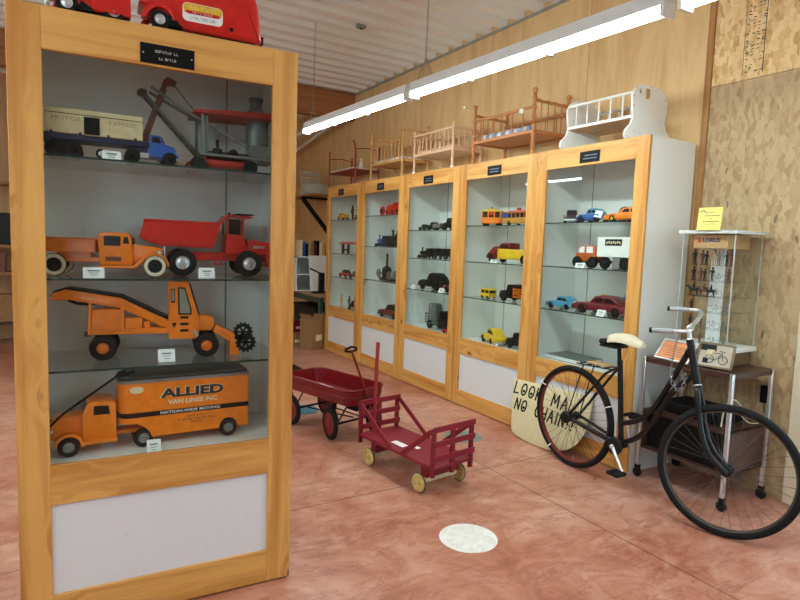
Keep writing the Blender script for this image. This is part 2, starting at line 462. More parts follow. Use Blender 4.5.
# back wall, left wall, wall behind the camera with two windows
struct('wall_back', MB().span((X0, Y1W, 0), (XW + .12, Y1W + .12, CEIL)), M_ply)
struct('wall_left', MB().span((X0 - .12, Y0W, 0), (X0, Y1W, CEIL)), M_wallplain)
mb = MB()
WINS = [(-3.9, -1.9), (2.3, 3.5)]
xs = [X0] + [v for p in WINS for v in p] + [XW + .12]
for i in range(0, len(xs), 2):
    mb.span((xs[i], Y0W - .12, 0), (xs[i + 1], Y0W, CEIL))
for a, b in WINS:
    mb.span((a, Y0W - .12, 2.5), (b, Y0W, CEIL)); mb.span((a, Y0W - .12, 0), (b, Y0W, .5))
struct('wall_front', mb, M_wallplain)
for k, (a, b) in enumerate(WINS):
    f = MB().span((a, Y0W - .1, .5), (a + .07, Y0W - .03, 2.5)).span((b - .07, Y0W - .1, .5), (b, Y0W - .03, 2.5)).span((a + .07, Y0W - .1, .5), (b - .07, Y0W - .03, .57)).span((a + .07, Y0W - .1, 2.43), (b - .07, Y0W - .03, 2.5))
    f.span(((a + b) / 2 - .03, Y0W - .1, .57), ((a + b) / 2 + .03, Y0W - .03, 2.43))
    struct('window_%d' % (k + 1), f, M_white)
    struct('window_%d_pane' % (k + 1), MB().span((a + .07, Y0W - .068, .57), (b - .07, Y0W - .062, 2.43)), M_glass)
struct('ground', MB().span((-30, -30, -.3), (30, 30, -.101)), M_ground)  # unseen pale ground added to bounce daylight inside
# ribbed steel ceiling, ribs run across the room
mb = MB(); pts = []
y = Y0W
P = .235
while y < Y1W:
    pts += [(y, CEIL), (y + .12, CEIL), (y + .135, CEIL - .05), (y + .215, CEIL - .05), (y + .23, CEIL)]
    y += P
pts.append((Y1W + .1, CEIL)); pts += [(Y1W + .1, CEIL + .06), (Y0W, CEIL + .06)]
mb.prism([(p[0], p[1]) for p in pts], X0, XW + .12, 0, plane='yz')
struct('ceiling', mb, M_ceil)
# angle trim where ceiling meets the plywood, and the timber beam across the room
mb = MB().span((XW - .012, Y0W, CEIL - .075), (XW, 7.5, CEIL - .052), 0); struct('trim_2', mb, M_standard)
struct('ceiling_beam', MB().span((X0, 7.54, 3.2), (XW, 7.68, CEIL - .052), 0, .006), M_beam)
for k, (a, b) in enumerate((((3.05, 9.6, 2.85), (3.38, 7.62, 3.2)), ((3.60, 9.6, 2.95), (3.55, 7.62, 3.2)))):
    o = MB().tube([a, b], .022, 10, 0).build('conduit', M_white)
    tag(o, 'white diagonal pipe under the ceiling beyond the timber beam, %s' % ('closer to the big display cabinet', 'closer to the plywood wall')[k], 'pipe', 'pipes beyond the beam')

# ------------------------------------------------------------------ fluorescent strips
def strip_light(x, y0, y1, z0, z1, label, chains=()):
    L = y1 - y0
    t = thing('fluorescent_light', label, 'ceiling light', (x, y0, z0), 0, 'hanging fluorescent strip lights')
    t.rotation_euler = (math.atan2(z1 - z0, L), 0, 0)
    b = MB().prism([(-.03, .085), (.03, .085), (.03, .04), (.043, .022), (.043, .0175), (-.043, .0175), (-.043, .022), (-.03, .04)], .01, L - .01, 0)
    b.build('housing', M_fixture, t)
    for s in (-1, 1):
        MB().cyl((s * .019, .03, .002), (s * .019, L - .03, .002), .0128, 0, 14).build('tube', M_tube, t)
    for yy in (.02, L - .02):
        MB().box((0, yy, .005), (.082, .022, .06), 0, None, .004).build('lamp_holder', M_white, t)
    for yy in (L * .35, L * .68):
        MB().box((0, yy, -.012), (.09, .012, .022), 0, None, .003).build('tube_clip', M_steel, t)
    for cy in chains:
        zc = z0 + (z1 - z0) * (cy - y0) / L
        m = MB(); zb = zc + .12; n = 0
        m.tube([(0, -.09, .1), (0, 0, .22)], .003, 6); m.tube([(0, .09, .1), (0, 0, .22)], .003, 6)
        k = 0; zz = .22; top = CEIL - .05 - zc
        while zz < top:
            h = .026
            r = []
            for q in range(10):
                a = 2 * PI * q / 10
                dx = .006 * math.cos(a); dz = .016 * math.sin(a)
                r.append((dx if k % 2 else 0, 0 if k % 2 else dx, zz + .013 + dz))
            m.tube(r, .0016, 5, 0, True); zz += h; k += 1
        c = m.build('hanging_chain', M_steel, t)
        c.location = (0, cy - y0, 0)
    return t
strip_light(2.25, 3.64, 5.60, 2.553 - .03, 2.594 - .03, 'fluorescent strip hanging above the doll beds, farthest from the bicycle', (5.42,))
strip_light(2.25, 1.58, 3.60, 2.503 - .03, 2.553 - .03, 'fluorescent strip hanging over the white cradle end of the cabinets', (3.45, 1.7))
strip_light(2.25, -.6, 1.54, 2.46 - .03, 2.503 - .03, 'fluorescent strip at the top edge, nearest the viewer', (-.2, 1.2))
for x, yy in ((-1.2, -.6), (-3.2, -.6), (-1.3, 1.5), (-1.3, 3.6), (-2.9, 4.5)):  # extra strips out of view, added as fill light for the room
    strip_light(x, yy, yy + 2.0, 2.62, 2.62, 'unseen fluorescent strip added to brighten the room', (yy + .5, yy + 1.5))
strip_light(.02, 5.75, 6.95, 2.5, 2.5, 'short fluorescent strip hidden behind the big front cabinet, reflected in the near-end cabinet glass', (6.0, 6.7))

# ------------------------------------------------------------------ display cabinets
CW, CH, CD = .9815, 2.2056, .487
AX, AY, AR = -.102, 2.3396, -.0638
RX, RY = 3.253, 7.2747
def at_front(u, d, z=0.0):
    c, s = math.cos(AR), math.sin(AR)
    return (AX + u * c - d * s, AY + u * s + d * c, z)
def at_row(i, u, d, z=0.0):
    return (RX + d, RY - i * CW - u, z)
M_plateink = paint('dim_plate_lettering', rgb(120, 132, 158), .6)
def make_cabinet(loc, rz, label, shelves, plate, group):
    t = thing('display_cabinet', label, 'display cabinet', loc, rz, group)
    W, H, D = CW, CH, CD
    b = MB()
    b.span((.002, .024, .0), (.02, D, H)); b.span((W - .02, .024, .0), (W - .002, D, H))
    b.span((.02, .024, H - .02), (W - .02, D, H)); b.span((.02, D - .012, .012), (W - .02, D, H - .02))
    b.span((.02, .03, .592), (W - .02, D - .012, .612)); b.span((.02, .05, .0), (W - .02, D - .012, .06))
    b.build('carcass', M_white, t)
    for x in (.15, .795):
        MB().span((x - .0035, D - .0145, .612), (x + .0035, D - .012, H - .02)).build('shelf_standard', M_white if len(plate) > 4 and x < .5 else M_standard, t)
    for zs in shelves:
        g = MB().span((.022, .036, zs - .006), (W - .022, D - .018, zs), 0)
        o = g.build('glass_shelf', M_shelfglass, t)
        e = MB().span((.022, .0345, zs - .0065), (W - .022, .0362, zs + .0005), 0)
        e.build('shelf_edge', M_shelfedge, o, 'dark green polished edge')
    # door: stiles, rails, pane, kick panel, plate
    door = bpy.data.objects.new('door', None); COL.objects.link(door); door.parent = t; door.empty_display_size = .05
    for x in (.0015, W - .1):
        MB().span((x, 0, .008), (x + .0985, .022, H), 0, .0015).build('stile', M_wv, door)
    for a, c in ((.008, .145), (.485, .63), (2.066, H)):
        MB().span((.1, .0004, a), (W - .1, .022, c), 0, .001).build('rail', M_wh, door)
    MB().span((.1, .011, .145), (W - .1, .019, .485)).build('kick_panel', M_panelwhite, door)
    MB().span((.098, .012, .628), (W - .098, .016, 2.068)).build('door_pane', M_glass, door)
    x0, x1, z0, z1 = plate[:4]
    p = MB().span((x0, -.003, z0), (x1, .001, z1), 0, .0006).build('name_plate', M_black, t)
    if len(plate) > 4:
        for k, s in enumerate(plate[4]):
            marks(p, (x0 + x1) / 2 - s, (x0 + x1) / 2 + s, (z0 + z1) / 2 + .01 - .024 * k, .0085, M_whiteink, -.003, 5 + k)
        sc = MB()
        for xx in (x0 + .01, x1 - .01):
            sc.cyl((xx, -.0045, (z0 + z1) / 2), (xx, -.003, (z0 + z1) / 2), .0028, 0, 10)
        sc.build('screw', M_chrome, p)
    else:
        m = MB(); rr = random.Random(int(loc[1] * 100))
        for k in range(2):
            xx = x0 + .025 + rr.uniform(0, .02)
            while xx < x1 - .03:
                q = rr.uniform(.005, .011)
                m.span((xx, -.0038, (z0 + z1) / 2 + .006 - .022 * k), (xx + q, -.003, (z0 + z1) / 2 + .0145 - .022 * k)); xx += q + .004
        m.build('lettering', M_plateink, p)
    return t
make_cabinet((AX, AY, 0), AR, 'big wooden glass-front display cabinet standing alone in front, holding orange trucks', (1.727, 1.296, .963), (.401, .585, 2.074, 2.143, (.042, .03)), 'wooden glass-front display cabinets')
SHELVES = [(1.77, 1.33, 1.015), (1.80, 1.44, 1.045), (1.625, 1.335, 1.01), (1.66, 1.335, 1.01), (1.67, 1.34, 1.012)]
CL = ['far-end display cabinet of the row, under the red doll bed', 'display cabinet of the row under the tan spindle crib', 'display cabinet of the row under the pink crib with white casters',
      'display cabinet of the row under the brown spindle crib', 'near-end display cabinet of the row, under the white cradle and behind the bicycle saddle']
PL = [(.35, .5), (.40, .555), (.38, .545), (.39, .565), (.42, .595)]
for i in range(5):
    make_cabinet((RX, RY - i * CW, 0), -PI / 2, CL[i], SHELVES[i], (PL[i][0], PL[i][1], 2.082, 2.16), 'wooden glass-front display cabinets')
BARTURN = 0
# ------------------------------------------------------------------ toy parts
def wheel(par, x, y, z, R, w, tire=None, hub=None, hr=.55, band=None, sub=True, label=None):
    tire = tire or M_rubber; hub = hub or M_chrome
    m = MB()
    m.lathe((x, y, z), (0, 1, 0), [(R * hr, -w * .46), (R * .7, -w * .5), (R * .9, -w * .47), (R, -w * .25), (R, w * .25), (R * .9, w * .47), (R * .7, w * .5), (R * hr, w * .46)], 0, 24, True)
    if band:
        m.lathe((x, y, z), (0, 1, 0), [(R * hr * 1.02, -w * .5), (R * .72, -w * .56), (R * .93, -w * .5), (R * .93, -w * .44), (R * hr * 1.02, -w * .44)], 1, 24, True)
    h = MB() if sub else m
    hi = 0 if sub else (2 if band else 1)
    h.lathe((x, y, z), (0, 1, 0), [(0, -w * .5), (R * .12, -w * .5), (R * .17, -w * .38), (R * hr * .8, -w * .3), (R * hr * .95, -w * .47), (R * hr, -w * .4), (R * hr, w * .4), (0, w * .42)], hi, 20)
    mats = [tire] + ([band] if band else []) + ([] if sub else [hub])
    o = m.build('wheel', mats, par, label)
    if sub:
        h.build('hub_cap', hub, o)
    return o
def arch(cx, cz, R, t, a0, a1, n=9):
    """closed outline of a curved fender strip in xz"""
    o = [(cx + R * math.cos(a0 + (a1 - a0) * k / n), cz + R * math.sin(a0 + (a1 - a0) * k / n)) for k in range(n + 1)]
    i = [(cx + (R - t) * math.cos(a0 + (a1 - a0) * k / n), cz + (R - t) * math.sin(a0 + (a1 - a0) * k / n)) for k in range(n, -1, -1)]
    return o + i
GC = 'folded white label cards beside the toys'
def card(loc, rz, label, w=.055, h=.042, par=None):
    t = thing('label_card', label, 'label card', (loc[0], loc[1], loc[2] + .0012), rz, GC)
    m = MB()
    m.prism([(-h * .42, 0), (0, h), (h * .42, 0), (h * .42 - .0012, 0), (0, h - .003), (-h * .42 + .0012, 0)], -w / 2, w / 2, 0, plane='yz')
    m.build('folded_card', M_card, t)
    p = MB(); sl = math.atan2(h * .42, h)
    for k, (a, th) in enumerate(((.28, .004), (.22, .0018), (.16, .0018))):
        zz = h * (.66 - .2 * k); yy = -h * .42 * (1 - zz / h) - .0007
        p.box((0, yy, zz), (w * a * 2, .0004, th), 0, Euler((-sl, 0, 0)))
    p.build('print', M_ink, t)
    return t
def toyA(name, label, u, d, z, yaw=0.0, cat='toy truck'):
    return thing(name, label, cat, at_front(u, d, z + .0015), AR + yaw)

# ---- bottom deck: moving van
t = toyA('toy_moving_van', 'orange toy moving van with black roof on the bottom deck of the big front cabinet', .09, .115, .612, .06)
m = MB()
m.prism([(.0, .06), (.0, .115), (.02, .142), (.115, .152), (.118, .06)], .035, .125, 0, .008)
m.prism([(.112, .048), (.108, .152), (.128, .196), (.145, .205), (.215, .198), (.228, .186), (.228, .048)], .012, .15, 0, .006)
for yy in (.0, .128):
    m.prism(arch(.064, .038, .052, .012, -.1, PI * .98), yy, yy + .034, 0, .003)
    m.prism([(.11, .04), (.11, .055), (.23, .055), (.23, .04)], yy, yy + .03, 0, .002)
m.build('cab', M_orange, t)
m = MB().prism([(.148, .15), (.150, .186), (.20, .183), (.206, .15)], .0105, .013, 0).prism([(.1105, .160), (.1265, .1935), (.129, .192), (.114, .158)], .03, .135, 0)
m.build('cab_window', M_darkglass, t)
m = MB().span((-.008, .02, .056), (.004, .145, .07)).span((-.003, .055, .075), (.002, .105, .12)); m.build('bumper', M_black, t)
m = MB().lathe((.012, .02, .098), (-1, 0, 0), [(.012, 0), (.014, .008), (.011, .014), (0, .015)]).lathe((.012, .14, .098), (-1, 0, 0), [(.012, 0), (.014, .008), (.011, .014), (0, .015)]); m.build('headlight', M_steel, t)
m = MB().span((.1, .055, .05), (.45, .11, .066)); m.build('chassis', M_orange, t)
tr = []
for k in range(7):
    a = PI * 1.5 - PI / 2 * k / 6
    tr.append((.28 + .045 * math.cos(a), .045 + .045 * math.sin(a)))
plan = tr + [(p[0], .17 - p[1]) for p in reversed(tr)] + [(.745, .17), (.745, 0)]
m = MB().prism(plan, .10, .262, 0, 0, 'xy')
m.prism([(.355, .04), (.345, .065), (.325, .085), (.30, .1), (.745, .1), (.745, .04), (.70, .04), (.695, .062), (.68, .078), (.66, .083), (.64, .078), (.625, .062), (.62, .04)], .0, .17, 0)
tl = m.build('trailer', M_orange, t)
m = MB().prism([((x - .5) * .985 + .5, (y - .085) * .95 + .085) for x, y in plan], .272, .29, 0, .008, 'xy', 2); m.build('roof', paint('black_roof_enamel', rgb(52, 52, 50), .35), t)
m = MB().prism([((x - .5) * 1.006 + .5, (y - .085) * 1.02 + .085) for x, y in plan], .262, .274, 0, 0, 'xy'); m.build('roof_rim', M_steel, t)
m = MB().prism([((x - .5) * 1.003 + .5, (y - .085) * 1.012 + .085) for x, y in plan], .124, .144, 0, 0, 'xy'); st = m.build('stripe', M_black, t)
for dx, mm, off in ((-.0016, M_cream, -.0006), (0, M_ink, -.0014)):
    text('lettering', 'ALLIED', .05, mm, tl, (.515 + dx, off, .212 - dx * .6), bold=.0022 if mm is M_ink else .0034, sx=1.55, depth=.0003)
text('lettering', 'VAN LINES INC', .026, M_cream, tl, (.515, -.0008, .174), bold=.0008, sx=1.1)
text('lettering', 'NATION-WIDE MOVING', .016, M_whiteink, tl, (.505, -.0026, .134), bold=.0002, sx=1.35)
for k, hw in enumerate((.035, .075, .025)):
    marks(tl, .53 - hw, .53 + hw, .108 - .0125 * k, .0065, M_ink, -.0002, 11 + k)
m = MB().lathe((.30, -.0016, .236), (0, 1, 0), [(.026, 0), (.026, .002)], 0, 24).xform(Matrix.Translation((.30, 0, .236)) @ Matrix.Diagonal((1, 1, .55, 1)) @ Matrix.Translation((-.30, 0, -.236)))
m.build('oval_badge', M_cream, tl)
for x, ys, hb in ((.064, (.012, .15), M_steel), (.325, (.014, .155), M_steel), (.66, (.012, .158), M_steel)):
    for yy in ys:
        wheel(t, x, yy, .038, .038, .026, hub=hb)
m = MB().tube([(.0, .04, .11), (.012, .03, .128), (.05, .03, .165), (.24, .03, .297), (.265, .035, .305)], .0045, 8)
m.tube([(.24, .03, .298), (.262, .035, .316), (.285, .05, .316), (.3, .06, .302), (.27, .045, .297)], .0035, 6)
m.tube([(.0, .04, .11), (-.002, .09, .12), (.03, .05, .145)], .003, 6)
m.build('pull_rod', M_black, t)
card(at_front(.445, .07, .612), AR, 'label card in front of the orange moving van', .05, .05)

# ---- third shelf: elevating loader
t = toyA('toy_bucket_loader', 'orange toy conveyor loader with black rake wheels on the third shelf of the front cabinet', .10, .215, .963, -.10, 'toy loader')
# belt: rail pair, belt
prof = [(-.005, .235), (.0, .262), (.045, .277), (.235, .245), (.425, .145), (.415, .115), (.235, .203), (.06, .236)]
m = MB()
for yy in (.02, .125):
    m.prism(prof, yy, yy + .012, 0, .002)
m.build('conveyor_frame', M_orange, t)
m = MB().prism([(-.008, .25), (.002, .27), (.05, .283), (.24, .252), (.43, .152), (.43, .145), (.24, .243), (.05, .27), (.0, .245)], .032, .125, 0); m.build('belt', M_black, t)
m = MB().tube([(.05, .04, .235), (.08, .04, .222), (.12, .04, .218), (.16, .04, .222)], .006, 8); m.build('belt_sag', M_black, t)
m = MB().span((.13, .02, .105), (.245, .135, .2), 0, .004)
for k in range(5):
    m.span((.135, .018, .118 + .016 * k), (.24, .021, .124 + .016 * k))
m.span((.25, .02, .12), (.315, .13, .165), 0, .004).span((.32, .03, .12), (.345, .12, .15), 0, .003)
m.span((.12, .02, .098), (.53, .045, .122), 0, .002).span((.12, .11, .098), (.53, .135, .122), 0, .002)
m.prism([(.12, .1), (.125, .225), (.135, .225), (.13, .1)], .012, .022, 0).prism([(.235, .12), (.235, .22), (.25, .22), (.25, .12)], .012, .022, 0)
m.build('chassis', M_orange, t)
m = MB().span((.105, .03, .09), (.13, .05, .11), 0, .003).tube([(.125, .03, .23), (.128, .03, .1)], .003, 6); m.build('crank', M_brown, t)
# cab
m = MB()
cabp = [(.415, .075), (.412, .305), (.49, .303), (.53, .17), (.52, .075)]
m.prism(cabp, .016, .02, 0); m.prism(cabp, .135, .139, 0)
m.span((.412, .016, .295), (.492, .139, .31), 0, .003).span((.413, .016, .08), (.418, .139, .3))
m.prism([(.515, .08), (.528, .165), (.535, .165), (.53, .08)], .016, .139, 0)
m.prism([(.53, .105), (.53, .17), (.575, .168), (.592, .155), (.595, .125), (.58, .105)], .03, .125, 0, .006)
m.build('cab', M_orange, t)
m = MB().prism([(.424, .225), (.424, .282), (.438, .282), (.438, .225)], .0135, .016, 0).prism([(.451, .175), (.449, .29), (.478, .288), (.502, .20), (.502, .175)], .0135, .016, 0)
for k in range(3):
    m.span((.458, .0135, .105 + .027 * k), (.49, .016, .115 + .027 * k))
m.prism([(.425, .142), (.445, .142), (.435, .122)], .0135, .016, 0)
m.prism([(.493, .303), (.498, .303), (.534, .178), (.53, .17)], .0155, .14, 0)
m.build('cab_opening', M_darkglass, t)
m = MB().prism([(.457, .182), (.455, .283), (.475, .281), (.496, .203), (.496, .182)], .0125, .0136, 0).prism([(.4265, .232), (.4265, .279), (.4355, .279), (.4355, .232)], .0125, .0136, 0); m.build('cab_pane', paint('grey_window', rgb(134, 134, 126), .3), t)
m = MB().box((.525, .005, .085), (.012, .008, .06), 0, Euler((0, -.45, 0)), .002); m.build('fork_strut', M_chrome, t)
m = MB().prism([(.59, .1), (.6, .13), (.68, .085), (.67, .045)], .03, .125, 0, .003).prism([(.655, .0), (.66, .07), (.675, .075), (.70, .0)], .02, .135, 0, .002); m.build('scoop', M_orange, t)
m = MB().box((.66, .08, .078), (.1, .07, .006), 0, Euler((0, .5, 0))); m.build('scoop_belt', M_black, t)
for yy, zz in ((.02, .055), (.12, .1)):
    m = MB().ring((.722, yy, .052 + (.03 if yy > .1 else 0)), (0, 1, 0), .031, .008, 0, 20, 6)
    for k in range(14):
        a = 2 * PI * k / 14
        m.box((.722 + .04 * math.cos(a), yy, .052 + (.03 if yy > .1 else 0) + .04 * math.sin(a)), (.007, .016, .007), 0, Euler((0, -a, 0)))
    for k in range(3):
        a = PI * k / 3
        m.box((.722, yy, .052 + (.03 if yy > .1 else 0)), (.06, .006, .008), 0, Euler((0, a, 0)))
    m.build('rake_wheel', M_rubber, t)
for x, ys in ((.175, (.0, .15)), (.56, (.0, .15))):
    for yy in ys:
        wheel(t, x, yy, .05, .05, .038, hub=M_orange2, hr=.45)
card(at_front(.497, .115, .963), AR, 'label card under the orange conveyor loader', .062, .048)

# ---- second shelf: pickup
t = toyA('toy_pickup_truck', 'orange toy pickup truck with whitewall wheels on the second shelf of the front cabinet', .045, .2, 1.296, -.13); t.scale = (.94, .94, .94)
m = MB()
m.prism([(.235, .045), (.225, .155), (.23, .172), (.245, .182), (.335, .18), (.35, .168), (.355, .14), (.358, .045)], .02, .15, 0, .007)
m.prism([(.35, .05), (.352, .135), (.44, .125), (.475, .118), (.478, .05)], .045, .125, 0, .008)
for yy in (.0, .132):
    m.prism(arch(.445, .04, .056, .008, .05, PI * .75) , yy, yy + .038, 0, .003)
    m.prism([(.36, .035), (.36, .045), (.4, .08), (.408, .075), (.37, .035)], yy, yy + .038, 0, .002)
    m.span((.23, yy, .034), (.365, yy + .035, .045), 0, .002)
m.span((.1, .04, .055), (.24, .13, .075), 0, .002)
m.build('cab', M_orange, t)
m = MB().span((.005, .012, .095), (.22, .158, .102), 0, .001)
for a, b in (((.005, .012, .1), (.22, .018, .15)), ((.005, .152, .1), (.22, .158, .15)), ((.005, .012, .1), (.011, .158, .15)), ((.214, .012, .1), (.22, .158, .15))):
    m.span(a, b, 0, .0015)
m.tube([(.004, .012, .15), (.221, .012, .15)], .004, 6); m.span((.08, .03, .06), (.2, .14, .096))
m.build('cargo_bed', M_orange2, t)
m = MB().span((.25, .0175, .125), (.312, .0205, .165)).span((.3565, .035, .13), (.359, .135, .16)).prism([(.322, .135), (.325, .163), (.34, .163), (.346, .135)], .0175, .02, 0); m.build('cab_window', M_darkglass, t)
m = MB()
for k in range(9):
    m.span((.4785, .05 + .008 * k, .045), (.483, .054 + .008 * k, .125))
m.span((.478, .046, .04), (.481, .124, .128)); m.build('radiator_grille', M_chrome, t)
m = MB()
for yy in (.035, .135):
    m.ball((.46, yy, .1), (.012, .012, .012))
m.build('headlight', M_chrome, t)
m = MB().span((.255, .0192, .062), (.315, .0202, .08)); m.build('door_decal', M_brown, t)
for x in (.075, .445):
    for yy in (.0, .165):
        wheel(t, x, yy, .045, .045, .022, hub=M_black, hr=.62, band=M_whitewall)
card(at_front(.245, .09, 1.296), AR, 'label card below the cab of the orange pickup truck', .07, .038)

# ---- second shelf: dump truck
t = toyA('toy_dump_truck', 'big red toy dump truck on the second shelf of the front cabinet', .415, .225, 1.296, -.06)
bed = [(-.01, .15), (.012, .225), (.30, .222), (.31, .235), (.34, .265), (.43, .262), (.43, .255), (.35, .254), (.325, .23), (.285, .118), (.075, .122)]
m = MB()
m.prism([(-.01, .15), (.012, .222), (.30, .22), (.275, .118), (.075, .122)], .01, .016, 0); m.prism([(-.01, .15), (.012, .222), (.30, .22), (.275, .118), (.075, .122)], .184, .19, 0)
m.prism([(-.01, .15), (.075, .122), (.275, .118), (.275, .124), (.078, .13), (-.005, .157)], .01, .19, 0)
m.prism([(.27, .12), (.30, .222), (.335, .262), (.44, .258), (.44, .252), (.338, .255), (.307, .215), (.278, .12)], .01, .19, 0)
for yy in (.006, .186):
    m.tube([(.01, yy + .004, .224), (.305, yy + .004, .222)], .006, 8)
m.build('dump_bed', M_red, t)
m = MB()
m.prism([(.33, .095), (.335, .18), (.40, .178), (.425, .12), (.425, .095)], .02, .18, 0, .004)
m.prism([(.425, .1), (.42, .16), (.52, .15), (.525, .07), (.51, .065), (.5, .1)], .035, .165, 0, .006)
m.span((.11, .05, .065), (.52, .15, .1), 0, .003).span((.33, .01, .095), (.52, .19, .105), 0, .003)
m.span((.335, .02, .17), (.342, .028, .25)).span((.335, .172, .17), (.342, .18, .25)).prism([(.395, .175), (.402, .25), (.409, .25), (.403, .175)], .02, .028, 0).prism([(.395, .175), (.402, .25), (.409, .25), (.403, .175)], .172, .18, 0)
m.prism([(.5, .1), (.525, .1), (.525, .04), (.51, .04)], .02, .18, 0, .004)
m.build('cab', M_red, t)
m = MB().span((.343, .024, .18), (.39, .026, .245)).prism([(.400, .18), (.406, .245), (.407, .245), (.402, .18)], .03, .17, 0); m.build('cab_window', M_darkglass, t)
m = MB().span((.375, .03, .265), (.45, .17, .27)).cyl((.355, .1, .262), (.355, .1, .275), .006); m.build('cab_roof', M_black, t)
m = MB()
for k in range(3):
    m.span((.28, .006, .05 + .02 * k), (.315, .016, .055 + .02 * k))
m.span((.28, .006, .045), (.284, .016, .1)).span((.311, .006, .045), (.315, .016, .1)); m.build('step_ladder', M_red, t)
m = MB()
for k in range(4):
    m.box((.455 + .013 * k, .0335, .128), (.009, .002, .012), 0, None, .0006)
m.build('badge', M_chrome, t)
for x in (.155, .425):
    for yy in (.005, .19):
        wheel(t, x, yy, .056, .056, .042, hub=M_chrome, hr=.5)
card(at_front(.65, .12, 1.296), AR, 'label card below the red dump truck', .062, .04)

# ---- top shelf: motor express semi
t = toyA('toy_semi_truck', 'toy semi truck with cream box trailer and blue cab in the front cabinet', .095, .09, 1.727, .0)
m = MB().span((.005, .0, .082), (.32, .13, .17), 0, .003); tl = m.build('trailer', M_ivory, t)
m = MB()
m.span((.006, -.001, .15), (.32, .0, .1525)); m.span((.126, -.003, .085), (.176, .001, .146)); m.build('trailer_door', M_black, tl)
text('lettering', 'MOTOR', .02, paint('faded_print', rgb(150, 132, 98), .6), tl, (.07, -.0006, .133), sx=1.3); text('lettering', 'EXPRESS', .02, bpy.data.materials['faded_print'], tl, (.25, -.0006, .133), sx=1.2)
m = MB().span((.0, .01, .062), (.345, .12, .082), 0, .002).span((-.004, -.001, .055), (.02, .131, .082)).span((.3, .02, .03), (.4, .11, .06), 0, .002)
for k in range(4):
    m.span((.02 + .09 * k, -.002, .07), (.028 + .09 * k, .0, .09))
m.build('trailer_chassis', M_navy, t)
m = MB().prism([(.335, .028), (.338, .082), (.348, .112), (.383, .11), (.393, .082), (.43, .072), (.438, .06), (.438, .028)], .012, .115, 0, .006)
for yy in (.004, .103):
    m.prism(arch(.415, .024, .033, .007, .0, PI), yy, yy + .022, 0, .002)
m.build('cab', M_blue, t)
m = MB().prism([(.35, .083), (.353, .103), (.378, .102), (.383, .083)], .0105, .0125, 0).prism([(.3865, .108), (.396, .083), (.398, .084), (.388, .109)], .025, .1, 0); m.build('cab_window', M_darkglass, t)
m = MB().span((.437, .0, .018), (.446, .127, .03), 0, .002).span((.31, .0, .022), (.34, .02, .04)); m.build('bumper', M_chrome, t)
for x, R in ((.028, .027), (.055, .027), (.095, .027), (.285, .027), (.415, .024)):
    for yy in (.012, .118):
        wheel(t, x, yy, R, R, .02, hub=M_black if x != .095 else M_black, hr=.4)
wheel(t, .18, .012, .022, .018, .012, hub=M_chrome); 
card(at_front(.308, .065, 1.727), AR, 'label card in front of the cream semi trailer', .062, .032)

# ---- top shelf: steam shovel
t = toyA('toy_steam_shovel', 'toy steam shovel with red corrugated roof and long crane boom on the top shelf', .42, .2, 1.727, 0, 'toy steam shovel')
m = MB().span((.225, .0, .03), (.44, .17, .055), 0, .008).prism([(.21, .06), (.225, .03), (.26, .03), (.24, .065)], .01, .16, 0); m.build('base', M_redworn, t)
for x in (.21, .42):
    for yy in (.0, .17):
        m = MB().lathe((x, yy, .032), (0, 1, 0), [(0, -.016), (.026, -.016), (.03, -.012), (.03, .012), (.026, .016), (0, .016)], 0, 20); m.build('wheel', M_iron if yy == 0 else M_redworn, t)
m = MB().span((.215, .0, .068), (.54, .18, .08), 0, .002)
for x in (.222, .5):
    for yy in (.004, .166):
        m.span((x, yy, .08), (x + .012, yy + .01, .235))
m.span((.425, .0, .08), (.52, .05, .13), 0, .002).span((.24, .012, .08), (.25, .022, .23))
m.build('cabin_frame', M_greymetal, t)
m = MB()
pts = [(.195 + .01 * k, .235 + (.006 if k % 2 else 0) + .0006 * k) for k in range(37)]
pts += [(.555, .268), (.195, .245)]
m.prism([(.195, .235), (.195, .248), (.53, .270), (.53, .248)], -.012, .195, 0)
for k in range(17):
    m.span((.2 + k * .0195, -.016, .2365 + k * .0007), (.207 + k * .0195, .198, .2505 + k * .00115))
m.build('roof', M_redworn, t)
m = MB().lathe((.465, .09, .245), (0, 0, 1), [(.045, 0), (.045, .03), (.036, .045), (.024, .052), (.024, .085), (.03, .085), (.03, .1), (0, .1)], 0, 20).lathe((.47, .09, .08), (0, 0, 1), [(.045, 0), (.05, .08), (.045, .165), (0, .165)], 0, 20); m.build('boiler', M_greymetal, t)
m = MB().lathe((.3, .08, .08), (0, 0, 1), [(.02, 0), (.02, .03), (.006, .035), (.006, .06), (.01, .065), (0, .07)], 0, 12).cyl((.25, .04, .09), (.42, .04, .09), .004).lathe((.36, .07, .092), (0, 1, 0), [(.0, -.03), (.018, -.03), (.018, .03), (0, .03)], 0, 14); m.build('machinery', M_iron, t)
# boom of two lattice rails from the base up to the left
A = Vector((.215, .06, .075)); B = Vector((.005, .06, .30))
m = MB()
for yy in (.05, .11):
    m.tube([(A.x, yy, A.z), (B.x, yy, B.z)], .008, 4)
for k in range(14):
    q = A.lerp(B, (k + .5) / 14)
    m.box((q.x, .08, q.z), (.007, .06, .007))
m.ball((B.x, .08, B.z), (.02, .04, .016)); m.build('boom', paint('dark_lattice_tin', rgb(92, 88, 80), .5, .2, .15), t)
m = MB().tube([(.035, .045, .322), (.2, .045, .228)], .008, 4).tube([(.2, .045, .228), (.425, .045, .125)], .007, 4).tube([(.035, .118, .315), (.25, .118, .21)], .007, 4); m.build('dipper_stick', M_greymetal, t)
m = MB().prism([(.0, .12), (.02, .1), (.1, .345), (.118, .365), (.1, .375), (.085, .36)], .06, .1, 0, .003)
m.prism([(.1, .345), (.115, .37), (.135, .36), (.13, .345)], .06, .1, 0, .003).span((.0, .05, .09), (.03, .11, .11), 0, .003); m.build('bucket_arm', M_brown, t)
